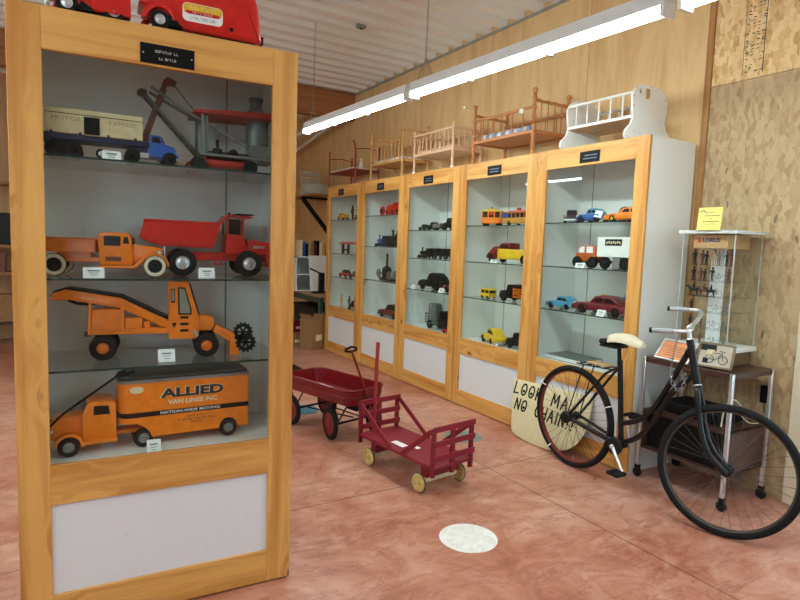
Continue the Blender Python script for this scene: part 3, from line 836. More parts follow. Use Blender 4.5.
m = MB().tube([(.12, .08, .355), (.215, .08, .245)], .0018, 5).tube([(.1, .1, .33), (.02, .1, .12)], .0018, 5); m.build('hoist_cable', M_ink, t)

# ---- on top of the front cabinet
t = toyA('toy_stake_truck', 'red toy truck on top of the front cabinet, by its outer left corner', .12, .04, 2.206, .0)
m = MB().span((.13, .0, .025), (.255, .14, .19), 0, .004).prism([(.06, .05), (.085, .1), (.13, .1), (.13, .035), (.10, .035)], .005, .135, 0, .004).prism([(.0, .06), (.01, .12), (.08, .125), (.08, .06)], .03, .11, 0, .006)
m.prism(arch(.055, .035, .05, .01, .3, PI), .0, .03, 0, .003); m.prism(arch(.055, .035, .05, .01, .3, PI), .11, .14, 0, .003)
m.build('body', M_red, t)
m = MB().span((.08, .02, .012), (.25, .12, .03)).prism([(.085, .02), (.1, .05), (.135, .03), (.135, .02)], .0, .12, 0); m.build('chassis', M_black, t)
m = MB().span((-.012, .005, .02), (.0, .135, .045), 0, .004).cyl((.145, -.003, .07), (.145, .0, .09), .003); m.build('bumper', M_chrome, t)
for x in (.055, .2):
    for yy in (.012, .128):
        wheel(t, x, yy, .035, .035, .024, hub=M_chrome)
t = toyA('toy_delivery_van', 'red toy delivery van with a yellow and white decal on top of the front cabinet', .40, .03, 2.206, -.02)
m = MB().prism([(.0, .09), (.02, .14), (.085, .16), (.12, .21), (.17, .235), (.36, .235), (.41, .215), (.43, .15), (.445, .03), (.44, .02), (.13, .02), (.11, .05), (.03, .08)], .012, .168, 0, .018, seg=3)
for yy in (.0, .14):
    m.prism(arch(.07, .035, .062, .02, .1, PI), yy, yy + .04, 0, .006)
m.build('body', M_red, t)
m = MB().span((.06, .03, .01), (.42, .15, .03)).span((.44, .02, .02), (.452, .16, .05), 0, .003).prism([(.095, .02), (.1, .06), (.15, .02)], .002, .17, 0); m.build('chassis', M_black, t)
m = MB().prism([(.125, .165), (.14, .205), (.19, .215), (.2, .165)], .0105, .013, 0); m.build('cab_window', M_darkglass, t)
def decal_plan(x0, x1, z0, z1, r=.018, n=4):
    o = []
    for cx, cz, a in ((x1 - r, z1 - r, 0), (x0 + r, z1 - r, PI / 2), (x0 + r, z0 + r, PI), (x1 - r, z0 + r, 1.5 * PI)):
        o += [(cx + r * math.cos(a + PI / 2 * k / n), cz + r * math.sin(a + PI / 2 * k / n)) for k in range(n + 1)]
    return o
m = MB().prism(decal_plan(.148, .293, .052, .118), .0105, .0125, 0); dc = m.build('decal', M_card, t)
m = MB().prism(decal_plan(.15, .291, .084, .116, .016), .0098, .0106, 0); m.build('decal_band', M_yellow, dc)
m = MB().prism([(.153, .085), (.168, .091), (.273, .091), (.288, .085), (.273, .079), (.168, .079)], .0092, .0099, 0); m.build('decal_stripe', M_red, dc)
marks(dc, .17, .272, .103, .011, M_cream, .0098, 21); marks(dc, .175, .268, .066, .009, M_steel, .0105, 22)
marks(dc, .183, .258, .085, .006, M_whiteink, .0092, 23)
m = MB().lathe((.325, .0115, .05), (0, -1, 0), [(.007, 0), (.007, .003), (0, .004)], 0, 14); m.build('fuel_cap', M_black, t)
for x, ya, yb in ((.07, .006, .174), (.34, .05, .13)):
    for yy in (ya, yb):
        wheel(t, x, yy, .034, .034, .026, hub=M_chrome)
# ------------------------------------------------------------------ toys in the row of cabinets
RZ = -PI / 2
def toyR(i, name, label, u, d, z, yaw=0.0, cat='toy car'):
    return thing(name, label, cat, at_row(i, u, d, z + .0015), RZ + yaw)
def four(t, xs, y0, y1, R, w, hub, band=None, hr=.5):
    for x in xs:
        for yy in (y0, y1):
            wheel(t, x, yy, R, R, w, hub=hub, hr=hr, band=band, sub=False)
def sedan(t, L, W, H, body, roofm=None, f=1, hub=None):
    """streamlined pressed-steel car; f=1 nose to +x, f=-1 nose to -x"""
    X = lambda p: [((x if f > 0 else 1 - x) * L, z * H) for x, z in p]
    m = MB().prism(X([(.0, .2), (.01, .42), (.08, .56), (.2, .6), (.62, .6), (.9, .54), (.99, .42), (1, .18)]), W * .06, W * .94, 0, H * .07)
    for cx in (.2, .78):
        for yy in (0, W * .78):
            m.prism(X(arch(cx, .0, .145, .06, .0, PI, 8)) if False else [((q if f > 0 else L - q), zz) for q, zz in arch(cx * L, H * .22, H * .36, H * .12, 0, PI, 8)], yy, yy + W * .22, 0, H * .03)
    b = m.build('body', body, t)
    m = MB().prism(X([(.1, .56), (.2, .8), (.33, .98), (.5, 1.0), (.6, .94), (.7, .58)]), W * .16, W * .84, 0, H * .08); m.build('roof', roofm or body, t)
    m = MB().prism(X([(.24, .66), (.3, .84), (.42, .88), (.42, .66)]), W * .15, W * .85, 0).prism(X([(.45, .66), (.45, .88), (.55, .86), (.61, .66)]), W * .15, W * .85, 0).prism(X([(.655, .66), (.605, .88), (.60, .88), (.65, .66)]), W * .22, W * .78, 0)
    m.build('side_window', M_darkglass, t)
    m = MB()
    for e in (-.012, 1.0):
        m.span(((e if f > 0 else 1 - e - .012) * L, W * .04, H * .16), ((e + .012 if f > 0 else 1 - e) * L, W * .96, H * .27))
    m.build('bumper', M_chrome, t)
    m = MB()
    for yy in (W * .14, W * .86):
        m.ball(((.95 if f > 0 else .05) * L, yy, H * .47), H * .07)
    m.build('headlight', M_cream, t)
    four(t, (.2 * L, .78 * L) if f > 0 else (.22 * L, .8 * L), W * .08, W * .92, H * .24, W * .14, hub or M_iron)
def lorry(t, L, W, H, cabm, bedm, f=-1, bed='box', hub=None, cabfrac=.42):
    X = lambda p: [((x if f > 0 else 1 - x) * L, z * H) for x, z in p]
    c0 = 1 - cabfrac
    m = MB().prism(X([(c0, .2), (c0, .92), (c0 + .03, 1.0), (c0 + cabfrac * .42, .98), (c0 + cabfrac * .5, .66), (.96, .6), (.995, .5), (.995, .2)]), W * .1, W * .9, 0, H * .05)
    for yy in (0, W * .76):
        m.prism([((q if f > 0 else L - q), zz) for q, zz in arch(.84 * L, H * .22, H * .34, H * .1, 0, PI, 8)], yy, yy + W * .24, 0, H * .03)
    m.build('cab', cabm, t)
    m = MB().prism(X([(c0 + .03, .68), (c0 + .03, .9), (c0 + cabfrac * .36, .9), (c0 + cabfrac * .44, .68)]), W * .09, W * .91, 0); m.build('cab_window', M_darkglass, t)
    m = MB()
    if bed == 'box':
        m.prism(X([(.0, .28), (.0, .78), (c0 - .02, .78), (c0 - .02, .28)]), W * .03, W * .97, 0, H * .03)
    elif bed == 'stake':
        m.prism(X([(.0, .28), (.0, .36), (c0 - .02, .36), (c0 - .02, .28)]), W * .03, W * .97, 0)
        for yy in (W * .03, W * .94):
            for zz in (.44, .58, .72):
                m.prism(X([(.0, zz), (.0, zz + .08), (c0 - .02, zz + .08), (c0 - .02, zz)]), yy, yy + W * .03, 0)
            for xx in (.0, c0 * .33, c0 * .66, c0 - .04):
                m.prism(X([(xx, .3), (xx, .82), (xx + .02, .82), (xx + .02, .3)]), yy, yy + W * .035, 0)
    elif bed == 'tank':
        m.lathe((0 if f > 0 else L, W / 2, H * .55), (1 if f > 0 else -1, 0, 0), [(0, .0), (H * .2, .005), (H * .25, .02), (H * .25, (c0 - .03) * L), (0, (c0 - .02) * L)], 0, 16)
    elif bed == 'open':
        m.prism(X([(.0, .4), (-.02, .82), (c0 - .02, .74), (c0 - .02, .3), (.06, .3)]), W * .02, W * .98, 0, H * .03)
    m.build('cargo_bed', bedm, t)
    m = MB().prism(X([(.02, .2), (.02, .28), (.98, .28), (.98, .2)]), W * .25, W * .75, 0); m.build('chassis', M_black, t)
    four(t, (.84 * L, .2 * L) if f > 0 else (.16 * L, .8 * L), W * .09, W * .91, H * .24, W * .14, hub or M_iron)
def loco(t, L, W, H, bm, cabm=None, wheelm=None, f=-1):
    X = lambda x: (x if f > 0 else 1 - x) * L
    m = MB().lathe((X(.3), W / 2, H * .5), (1 if f > 0 else -1, 0, 0), [(0, 0), (H * .17, 0), (H * .19, .01), (H * .19, L * .58), (H * .15, L * .66), (0, L * .67)], 0, 18)
    m.lathe((X(.86), W / 2, H * .62), (0, 0, 1), [(H * .06, 0), (H * .06, H * .25), (H * .1, H * .36), (0, H * .37)], 0, 14).lathe((X(.6), W / 2, H * .62), (0, 0, 1), [(H * .09, 0), (H * .09, H * .1), (0, H * .17)], 0, 14)
    m.build('boiler', bm, t)
    a, b = sorted((X(0), X(.34)))
    m = MB().span((a, 0, H * .3), (b, W, H * .86), 0, H * .02).span((a - .005, -.004, H * .86), (b + .005, W + .004, H * .92), 0, H * .02); m.build('cab', cabm or bm, t)
    m = MB().span((a + L * .08, -.0012, H * .6), (b - L * .08, W + .0012, H * .8)); m.build('cab_window', M_darkglass, t)
    a, b = sorted((X(0), X(1)))
    m = MB().span((a, W * .15, H * .2), (b, W * .85, H * .3), 0, H * .01).prism([(X(.98), H * .05), (X(1.06), H * .05), (X(.98), H * .3)], W * .1, W * .9, 0); m.build('chassis', M_iron, t)
    for xx, R in ((.12, .16), (.34, .16), (.56, .16), (.8, .1), (.92, .1)):
        for yy in (W * .05, W * .95):
            wheel(t, X(xx), yy, H * R, H * R, W * .12, tire=wheelm or M_iron, hub=wheelm or M_iron, hr=.8, sub=False)
def bus(t, L, W, H, m1, m2, f=-1, n=6):
    m = MB().prism([(.0, H * .14), (.0, H * .5), (L, H * .5), (L, H * .14)], 0, W, 0, H * .03); m.build('body', m1, t)
    m = MB()
    for k in range(n + 1):
        x = k * (L - .008) / n
        m.span((x, .002, H * .48), (x + .008, .008, H * .8)); m.span((x, W - .008, H * .48), (x + .008, W - .002, H * .8))
    m.prism([(-.006, H * .8), (.01, H * .9), (L - .01, H * .9), (L + .006, H * .8)], -.004, W + .004, 0, H * .02)
    m.span((L * .12, W * .25, H * .9), (L * .88, W * .75, H * .97), 0, H * .01); m.build('roof', m2, t)
    m = MB().span((.004, .01, H * .5), (L - .004, W - .01, H * .8)); m.build('side_window', M_darkglass, t)
    four(t, (L * .2, L * .8), W * .05, W * .95, H * .15, W * .15, M_iron)
def figurine(name, label, loc, rz, h, mat, pose=0, group=None, cat='figurine', kind='stand'):
    m = MB()
    if kind == 'stand':
        m.lathe((0, 0, 0), (0, 0, 1), [(h * .16, 0), (h * .16, h * .04), (h * .13, h * .05), (0, h * .05)], 0, 12)
        for s in (-1, 1):
            m.tube([(s * h * .06, 0, h * .04), (s * h * .055, h * .01 * pose, h * .28), (s * h * .045, 0, h * .5)], [h * .04, h * .045, h * .06], 7)
        m.tube([(0, 0, h * .45), (0, 0, h * .6), (0, 0, h * .76), (0, 0, h * .82)], [h * .085, h * .08, h * .11, h * .035], 8)
        m.ball((0, 0, h * .9), (h * .06, h * .065, h * .08), 0, 10, 7)
        m.lathe((0, 0, h * .93), (0, 0, 1), [(h * .09, 0), (h * .07, h * .02), (h * .055, h * .07), (0, h * .075)], 0, 10)
        m.tube([(-h * .11, 0, h * .74), (-h * .17, -h * .02, h * .6), (-h * (.12 + .04 * pose), -h * .08, h * .5)], [h * .038, h * .033, h * .026], 6)
        m.tube([(h * .11, 0, h * .74), (h * .17, -h * .03, h * .62), (h * .13, -h * .1, h * (.55 + .12 * pose))], [h * .038, h * .033, h * .026], 6)
        m.tube([(h * .13, -h * .1, h * .2), (h * .13, -h * .1, h * .98)], h * .014, 5)
    else:  # rider on horse, heading to -x
        m.span((-h * .4, -h * .1, 0), (h * .4, h * .1, h * .03))
        for sx in (-.26, .26):
            for sy in (-.06, .06):
                m.tube([(sx * h, sy * h, h * .02), (sx * h * .94, sy * h, h * .2), (sx * h * .9, sy * h, h * .4)], [h * .026, h * .03, h * .06], 6)
        m.tube([(-h * .3, 0, h * .46), (-h * .1, 0, h * .45), (h * .15, 0, h * .46), (h * .3, 0, h * .45)], [h * .11, h * .13, h * .13, h * .1], 8)
        m.tube([(-h * .3, 0, h * .48), (-h * .42, 0, h * .68), (-h * .52, 0, h * .66), (-h * .6, 0, h * .58)], [h * .1, h * .07, h * .06, h * .035], 8)
        m.tube([(h * .36, 0, h * .5), (h * .44, 0, h * .4), (h * .44, 0, h * .2)], [h * .03, h * .035, h * .015], 6)
        m.tube([(0, 0, h * .52), (0, 0, h * .7), (0, 0, h * .84)], [h * .09, h * .09, h * .04], 8)
        m.ball((0, 0, h * .9), h * .07, 0, 8, 6)
        m.tube([(0, -h * .1, h * .76), (-h * .12, -h * .1, h * .66)], h * .03, 6)
    o = m.build(name, mat); o.location = loc; o.rotation_euler = (0, 0, rz)
    return tag(o, label, cat, group)

D0 = .12
S1, S2, S3, S4, S5 = SHELVES
DK = .612
# --- far-end cabinet
figurine('toy_figure', 'tall thin dark toy figure on the top shelf of the far-end cabinet', at_row(0, .33, .22, S1[0] + .001), RZ, .2, M_iron, 1)
figurine('toy_figure', 'thin grey toy figure on the top shelf of the far-end cabinet', at_row(0, .47, .22, S1[0] + .001), RZ, .19, M_greymetal, 0)
t = toyR(0, 'toy_cart', 'small orange and yellow toy cart among dark figures in the far-end cabinet', .19, D0 - .06, S1[0]); lorry(t, .22, .08, .09, M_orange, M_yellow, -1, 'open')
t = toyR(0, 'toy_wagon', 'yellow toy wagon at the top shelf end of the far-end cabinet', .5, D0 + .03, S1[0]); lorry(t, .26, .09, .14, M_yellow, M_cream, 1, 'stake')
t = toyR(0, 'toy_bench', 'long red toy bench on two legs in the far-end cabinet', .15, D0, S1[1], 0, 'toy bench')
MB().span((0, 0, .125), (.56, .12, .145), 0, .004).span((.03, .02, .15), (.54, .03, .16)).build('bench_top', M_red, t)
for x in (.06, .48):
    m = MB().span((x, .01, 0), (x + .04, .03, .125)).span((x, .09, 0), (x + .04, .11, .125)).span((x + .01, .03, .04), (x + .03, .09, .06)); m.build('leg', M_iron, t)
t = toyR(0, 'toy_roadster', 'red toy car with dark trim on the third shelf of the far-end cabinet', .14, D0, S1[2]); sedan(t, .26, .1, .1, M_red, M_iron, -1)
t = toyR(0, 'toy_roadster', 'maroon toy car on the third shelf of the far-end cabinet', .43, D0, S1[2]); sedan(t, .3, .11, .1, M_maroon, None, -1)
for k, (u, mm, h, lb) in enumerate(((.27, M_yellow, .17, 'dark toy figure with yellow coat on the bottom deck of the far-end cabinet'), (.5, M_iron, .17, 'black toy figure in the middle of the bottom deck of the far-end cabinet'), (.66, M_brown, .17, 'brown toy figure by the door stile on the bottom deck of the far-end cabinet'))):
    figurine('toy_figure', lb, at_row(0, u, D0, DK + .001), RZ, h, mm, k % 2)
t = toyR(0, 'toy_stand', 'low black toy stand between the figures on the bottom deck of the far-end cabinet', .36, D0 + .05, DK, 0, 'toy'); lorry(t, .3, .1, .1, M_iron, M_iron, -1, 'stake')
# --- second cabinet
t = toyR(1, 'toy_tractor', 'red toy tractor with big wheels, top shelf under the tan crib', .27, D0, S2[0], 0, 'toy tractor')
m = MB().lathe((.1, .07, .085), (1, 0, 0), [(0, 0), (.045, 0), (.05, .02), (.05, .2), (.03, .24), (0, .25)], 0, 16).span((.3, .02, .05), (.43, .12, .11), 0, .006).lathe((.2, .07, .12), (0, 0, 1), [(.012, 0), (.012, .03), (0, .032)], 0, 10).span((.28, .02, .135), (.44, .12, .145)); m.build('body', M_red, t)
m = MB().span((.295, .03, .11), (.305, .04, .136)).span((.42, .03, .11), (.43, .04, .136)).span((.05, .04, .04), (.44, .1, .055)); m.build('frame', M_iron, t)
for x, R in ((.055, .055), (.18, .04), (.3, .04), (.4, .045)):
    for yy in (.0, .14):
        wheel(t, x, yy, R, R, .022, tire=M_red, hub=M_iron, hr=.6, sub=False)
t = toyR(1, 'toy_locomotive', 'blue toy locomotive on the second shelf under the tan crib', .15, D0, S2[1], 0, 'toy train'); loco(t, .28, .1, .14, M_blue, M_navy, M_navy)
t = toyR(1, 'toy_locomotive', 'black toy locomotive with a tall stack behind the blue one', .45, D0, S2[1], 0, 'toy train'); loco(t, .32, .11, .2, M_iron)
t = toyR(1, 'toy_steam_engine', 'dark upright toy steam engine with long chimney on the third shelf under the tan crib', .27, D0, S2[2], 0, 'toy steam engine')
def steam(t, h, mat, chim=.5):
    m = MB().lathe((.1, .06, h * .12), (0, 0, 1), [(.05, 0), (.055, .01), (.055, h * .35), (.03, h * .42), (.012, h * .46), (.012, h * (.46 + chim * .9)), (.018, h * (.48 + chim * .9)), (0, h * (.48 + chim * .9))], 0, 16); m.build('boiler', mat, t)
    m = MB().span((.0, .0, .02), (.2, .12, h * .12), 0, .004).span((.02, .01, 0), (.05, .11, .02)).span((.15, .01, 0), (.18, .11, .02)); m.build('base', M_iron, t)
    m = MB().ring((.02, -.004, h * .28), (0, 1, 0), .045, .006, 0, 18, 6)
    for k in range(3):
        m.box((.02, -.004, h * .28), (.09, .006, .007), 0, Euler((0, k * PI / 3, 0)))
    m.cyl((.02, -.006, h * .28), (.02, .06, h * .28), .006); m.build('flywheel', mat, t)
steam(t, .3, M_iron)
t = toyR(1, 'toy_steam_engine', 'short dark toy steam engine beside the long-chimneyed one', .51, D0, S2[2], 0, 'toy steam engine'); steam(t, .23, M_greymetal, .35)
t = toyR(1, 'toy_roadster', 'dark red toy touring car on the bottom deck of the cabinet under the tan crib', .25, D0, DK); sedan(t, .5, .16, .16, M_maroon, M_iron, -1)
t = toyR(1, 'cardboard_box', 'brown upright box behind the dark red touring car', .47, .32, DK, 0, 'box'); MB().span((0, 0, 0), (.28, .08, .3), 0, .003).build('carton', M_tan, t); MB().span((.04, -.001, .06), (.24, 0, .24)).build('box_front', M_carton, t)
o = MB().lathe((0, 0, 0), (0, 0, 1), [(.035, 0), (.04, .02), (.04, .1), (.02, .15), (.015, .2), (.02, .21), (.012, .2), (.01, .15)], 0, 16).build('glass_bottle', M_acrylic); o.location = at_row(1, .2, D0 + .03, DK + .001); tag(o, 'clear bottle in the far corner of the bottom deck under the tan crib', 'bottle')
# --- third cabinet
t = toyR(2, 'toy_racer', 'tiny dark green toy car, farthest of three on the top shelf under the pink crib', .12, D0, S3[0]); sedan(t, .14, .08, .065, M_green, M_iron, -1)
t = toyR(2, 'toy_racer', 'dark grey toy car, middle of three on the top shelf under the pink crib', .28, D0, S3[0]); lorry(t, .24, .09, .085, M_iron, M_greymetal, -1, 'open')
t = toyR(2, 'toy_racer', 'black toy truck, nearest of three on the top shelf under the pink crib', .55, D0, S3[0]); lorry(t, .28, .1, .12, M_iron, M_green, -1, 'tank')
t = toyR(2, 'toy_train', 'long black toy train on the second shelf under the pink crib', .12, D0, S3[1], 0, 'toy train')
loco(t, .26, .09, .115, M_iron)
for k in range(3):
    x = .285 + k * .178
    m = MB().span((x, .005, .035), (x + .16, .085, .1), 0, .004).span((x - .012, .04, .03), (x + .17, .05, .04)).span((x + .01, .0, .1), (x + .15, .09, .108), 0, .003); c = m.build('wagon', M_iron, t)
    for xx in (x + .035, x + .135):
        for yy in (.005, .085):
            wheel(c, xx, yy, .022, .022, .012, tire=M_iron, hub=M_greymetal, hr=.5, sub=False)
t = toyR(2, 'toy_sedan', 'big black toy car on the third shelf under the pink crib', .13, D0, S3[2]); sedan(t, .46, .17, .18, M_iron, None, -1)
t = toyR(2, 'toy_sedan', 'black and maroon toy car beside the big black one', .6, D0, S3[2]); sedan(t, .3, .13, .13, M_maroon, M_iron, -1)
card(at_row(2, .175, .06, S3[2]), RZ, 'label card in front of the big black toy car', .075, .042)
card(at_row(2, .685, .06, S3[2]), RZ, 'label card in front of the black and maroon toy car', .085, .045)
t = toyR(2, 'toy_fire_engine', 'tall dark toy engine with ladders on the bottom deck under the pink crib', .31, D0, DK, 0, 'toy engine')
lorry(t, .4, .15, .2, M_iron, M_greymetal, 1, 'stake'); m = MB().lathe((.1, .08, .1), (0, 0, 1), [(.06, 0), (.065, .1), (.05, .16), (0, .17)], 0, 16).tube([(.02, .03, .05), (.05, .03, .26), (.15, .03, .27), (.16, .03, .1)], .007, 6); m.build('boiler', M_greymetal, t)
t = toyR(2, 'toy_racer', 'small red toy car peeking from the bottom corner under the pink crib', .69, .07, DK); sedan(t, .16, .08, .07, M_red, None, -1)
# --- fourth cabinet
t = toyR(3, 'toy_trolley', 'orange toy trolley car seen end-on on the top shelf under the brown crib', .25, .07, S4[0], .7, 'toy trolley'); t.scale = (.85, .6, 1)
m = MB().span((.0, 0, .025), (.2, .3, .075), 0, .008).span((.02, -.012, .02), (.18, .0, .05), 0, .004); m.build('body', M_orange, t)
m = MB().span((.005, .005, .075), (.195, .295, .125)); m.build('side_window', M_darkglass, t)
m = MB()
for x in (.0, .062, .126, .188):
    m.span((x, 0, .07), (x + .012, .012, .13)); m.span((x, .288, .07), (x + .012, .3, .13))
m.build('window_post', M_orange, t)
m = MB().span((-.006, -.01, .125), (.206, .31, .138), 0, .004).span((.05, .03, .138), (.15, .27, .15), 0, .004); m.build('roof', M_yellow, t)
m = MB().lathe((.1, -.002, .11), (0, -1, 0), [(.018, 0), (.018, .012), (0, .014)], 0, 14).lathe((.1, .05, .15), (0, 0, 1), [(.012, 0), (.008, .015), (0, .02)], 0, 10); m.build('headlamp', M_red, t)
four(t, (.03, .17), .04, .26, .025, .02, M_iron)
t = toyR(3, 'toy_streetcar', 'long ochre and red toy streetcar on the top shelf under the brown crib', .47, D0, S4[0], 0, 'toy streetcar'); bus(t, .42, .12, .13, paint('ochre_enamel', rgb(190, 136, 48), .4, 0, .15), paint('rust_orange_roof', rgb(186, 92, 40), .4, 0, .15), n=8)
m = MB().lathe((.14, .06, .125), (0, 0, 1), [(.02, 0), (.02, .025), (0, .03)], 0, 12).tube([(.22, .06, .125), (.26, .06, .165), (.33, .06, .165), (.36, .06, .125)], .004, 6); m.build('trolley_pole', M_redworn, t)
MB().span((.004, -.002, .07), (.08, .0, .1)).build('front_band', M_blue, t)
t = toyR(3, 'toy_tow_truck', 'red and yellow toy tow truck with dark roof, under the brown crib', .28, D0, S4[1], 0, 'toy truck')
m = MB().prism([(.0, .05), (.01, .1), (.06, .14), (.14, .15), (.14, .04), (.0, .04)], .02, .15, 0, .01)
for yy in (0, .13):
    m.prism(arch(.055, .04, .06, .02, 0, PI), yy, yy + .045, 0, .006)
m.build('hood', M_crimson, t)
m = MB().prism([(.12, .1), (.15, .165), (.19, .18), (.27, .175), (.275, .1)], .02, .15, 0, .01); m.build('roof', M_maroon, t)
m = MB().prism([(.16, .125), (.17, .16), (.205, .16), (.205, .125)], .018, .152, 0).prism([(.215, .125), (.215, .16), (.26, .16), (.262, .125)], .018, .152, 0); m.build('cab_window', M_darkglass, t)
m = MB().prism([(.13, .035), (.13, .125), (.55, .12), (.57, .1), (.56, .035)], .014, .156, 0, .006); m.build('body', M_yellow, t)
m = MB().tube([(.45, .085, .11), (.52, .085, .18), (.54, .085, .17)], .006, 6).tube([(.54, .085, .17), (.54, .085, .125)], .002, 5); m.build('tow_boom', M_iron, t)
four(t, (.055, .46), .02, .15, .038, .025, M_iron)
card(at_row(3, .46, .06, S4[1]), RZ, 'label card below the red and yellow tow truck', .085, .03)
t = toyR(3, 'toy_bus', 'small yellow toy bus alone on the third shelf under the brown crib', .22, D0, S4[2], 0, 'toy bus'); bus(t, .12, .09, .095, M_yellow, M_yellow, n=2)
t = toyR(3, 'toy_cargo_truck', 'orange-brown toy truck with open slatted sides on the third shelf under the brown crib', .48, .1, S4[2], 0, 'toy truck'); lorry(t, .42, .15, .15, M_iron, M_orange2, -1, 'stake')
t = toyR(3, 'toy_coupe', 'yellow toy car turned toward the viewer on the bottom deck under the brown crib', .19, .16, DK, -.35); sedan(t, .36, .15, .14, M_yellow, None, -1)
t = toyR(3, 'toy_cargo_truck', 'black toy truck on the bottom deck beside the yellow car', .575, .12, DK, 0, 'toy truck'); lorry(t, .38, .14, .14, M_iron, M_iron, -1, 'box')
card(at_row(3, .26, .06, DK), RZ, 'label card in front of the yellow toy car', .085, .03)
card(at_row(3, .52, .06, DK), RZ, 'label card in front of the black toy truck', .085, .03)
# --- fifth cabinet
t = toyR(4, 'toy_sedan', 'small dark purple toy car facing the glass, under the white cradle', .30, .16, S5[0], PI / 2 + .7); sedan(t, .22, .11, .105, paint('plum_enamel', rgb(54, 36, 52), .3), None, -1)
t = toyR(4, 'toy_sedan', 'bright blue toy car with light grille on the top shelf under the white cradle', .30, D0, S5[0]); sedan(t, .24, .12, .105, M_blue, M_ltblue, -1)
t = toyR(4, 'toy_sedan', 'darker blue toy car half hidden behind a white card', .46, .27, S5[0]); sedan(t, .26, .12, .12, M_blue, M_navy, -1)
o = MB().box((0, 0, .06), (.065, .003, .05), 0, Euler((-.3, .15, 0))).build('price_card', M_card); tag(o, 'white card leaning against the darker blue toy car', 'card'); o.location = at_row(4, .51, .125, S5[0] + .0); o.rotation_euler = (0, 0, RZ)
t = toyR(4, 'toy_coupe', 'long orange toy car on the top shelf under the white cradle', .56, .1, S5[0]); sedan(t, .38, .13, .1, M_orange, None, -1, M_yellow)
t = toyR(4, 'toy_semi_truck', 'toy semi truck with orange cab and white trailer in the near-end cabinet', .31, D0, S5[1], 0, 'toy truck')
m = MB().prism([(.0, .05), (.005, .1), (.03, .115), (.035, .15), (.06, .165), (.18, .165), (.19, .15), (.19, .05)], .01, .15, 0, .008); m.build('cab', paint('rust_orange_enamel', rgb(186, 90, 36), .35), t)
m = MB().prism([(.042, .11), (.045, .145), (.07, .155), (.09, .155), (.09, .11)], .008, .152, 0).prism([(.11, .11), (.11, .155), (.165, .155), (.17, .11)], .008, .152, 0); m.build('cab_window', M_card, t)
m = MB().span((-.02, .02, .045), (.0, .14, .06), 0, .003).span((.0, .04, .04), (.6, .12, .058)); m.build('chassis', M_iron, t)
m = MB().span((.21, .0, .085), (.62, .16, .225), 0, .003)
for k in range(2):
    m.span((.21, -.002, .115 + .03 * k), (.62, .0, .118 + .03 * k))
tl = m.build('trailer', M_white, t)
MB().span((.28, -.002, .165), (.42, -.0004, .21)).build('sign_panel', M_black, tl)
m = MB(); rr = random.Random(5)
for k in range(7):
    m.box((.297 + .018 * k, -.0026, .185 + .004 * (k % 2)), (.01, .001, .018), 0, Euler((0, rr.uniform(-.5, .5), 0)))
m.build('lettering', M_cream, tl)
MB().span((.34, .01, .0), (.40, .15, .085), 0, .003).build('landing_gear', M_steel, t)
four(t, (.03, .17, .28, .45, .53), .01, .15, .042, .03, M_iron)
card(at_row(4, .435, .06, S5[1]), RZ, 'label card below the orange toy semi cab', .09, .035)
t = toyR(4, 'toy_roadster', 'light blue toy roadster on the third shelf of the near-end cabinet', .06, .1, S5[2]); sedan(t, .275, .14, .1, M_ltblue, M_ltblue, -1)
t = toyR(4, 'toy_coupe', 'yellow toy car behind the light blue roadster', .26, .395, S5[2]); sedan(t, .2, .065, .125, M_yellow, None, -1)
t = toyR(4, 'toy_coupe', 'long maroon toy car on the third shelf of the near-end cabinet', .345, .07, S5[2]); sedan(t, .5, .17, .14, M_maroon, M_maroon, -1)
t = toyR(4, 'toy_coupe', 'blue toy car behind the long maroon one', .5, .26, S5[2]); sedan(t, .38, .14, .16, M_ltblue, None, -1)
card(at_row(4, .655, .052, S5[2]), RZ, 'label card in front of the long maroon toy car', .07, .045)
t = toyR(4, 'book', 'grey flat book lying on the bottom deck of the near-end cabinet', .08, .12, DK, 0, 'book'); MB().span((0, 0, 0), (.36, .24, .004)).span((0, 0, .031), (.36, .24, .035)).span((0, .236, .004), (.36, .24, .031)).build('cover', M_greymetal, t); MB().span((.005, .005, .004), (.355, .236, .031)).build('pages', M_card, t)
t = toyR(4, 'blue_box', 'dark blue box on the bottom deck by the door stile behind the saddle', .76, .25, DK, 0, 'box'); MB().span((0, 0, 0), (.12, .1, .2), 0, .003).build('carton', M_navy, t); MB().span((.02, -.001, .08), (.1, 0, .15)).build('box_label', M_blue, t)
# ------------------------------------------------------------------ doll furniture on top of the row
TOP = CH
M_bamboo = paint('tan_bamboo_paint', rgb(212, 160, 96), .5, 0, .12)
M_pink = paint('pale_pink_wood', rgb(226, 186, 152), .55, 0, .08)
M_spindle = paint('brown_turned_wood', rgb(192, 124, 74), .45, 0, .12)
M_redmetal = paint('red_painted_metal', rgb(156, 40, 44), .4, 0, .1)
M_lace = paint('white_cloth', rgb(228, 224, 214), .85, 0, .05)
M_bluecloth = paint('blue_cloth', rgb(120, 150, 196), .85, 0, .1)
def turned(m, x, y, z0, z1, r, beads, mi=0):
    prof = [(r * .8, 0)]
    L = z1 - z0
    for k in range(beads):
        a = L * k / beads; s = L / beads
        prof += [(r * .75, a + s * .08), (r * 1.15, a + s * .3), (r * 1.15, a + s * .5), (r * .7, a + s * .72), (r * .95, a + s * .84), (r * .7, a + s * .94)]
    prof += [(r * .7, L), (0, L + .001)]
    m.lathe((x, y, z0), (0, 0, 1), prof, mi, 10)
    m.ball((x, y, z1 + r), r * 1.3, mi, 10, 7)
GCR = 'doll beds along the top of the cabinets'
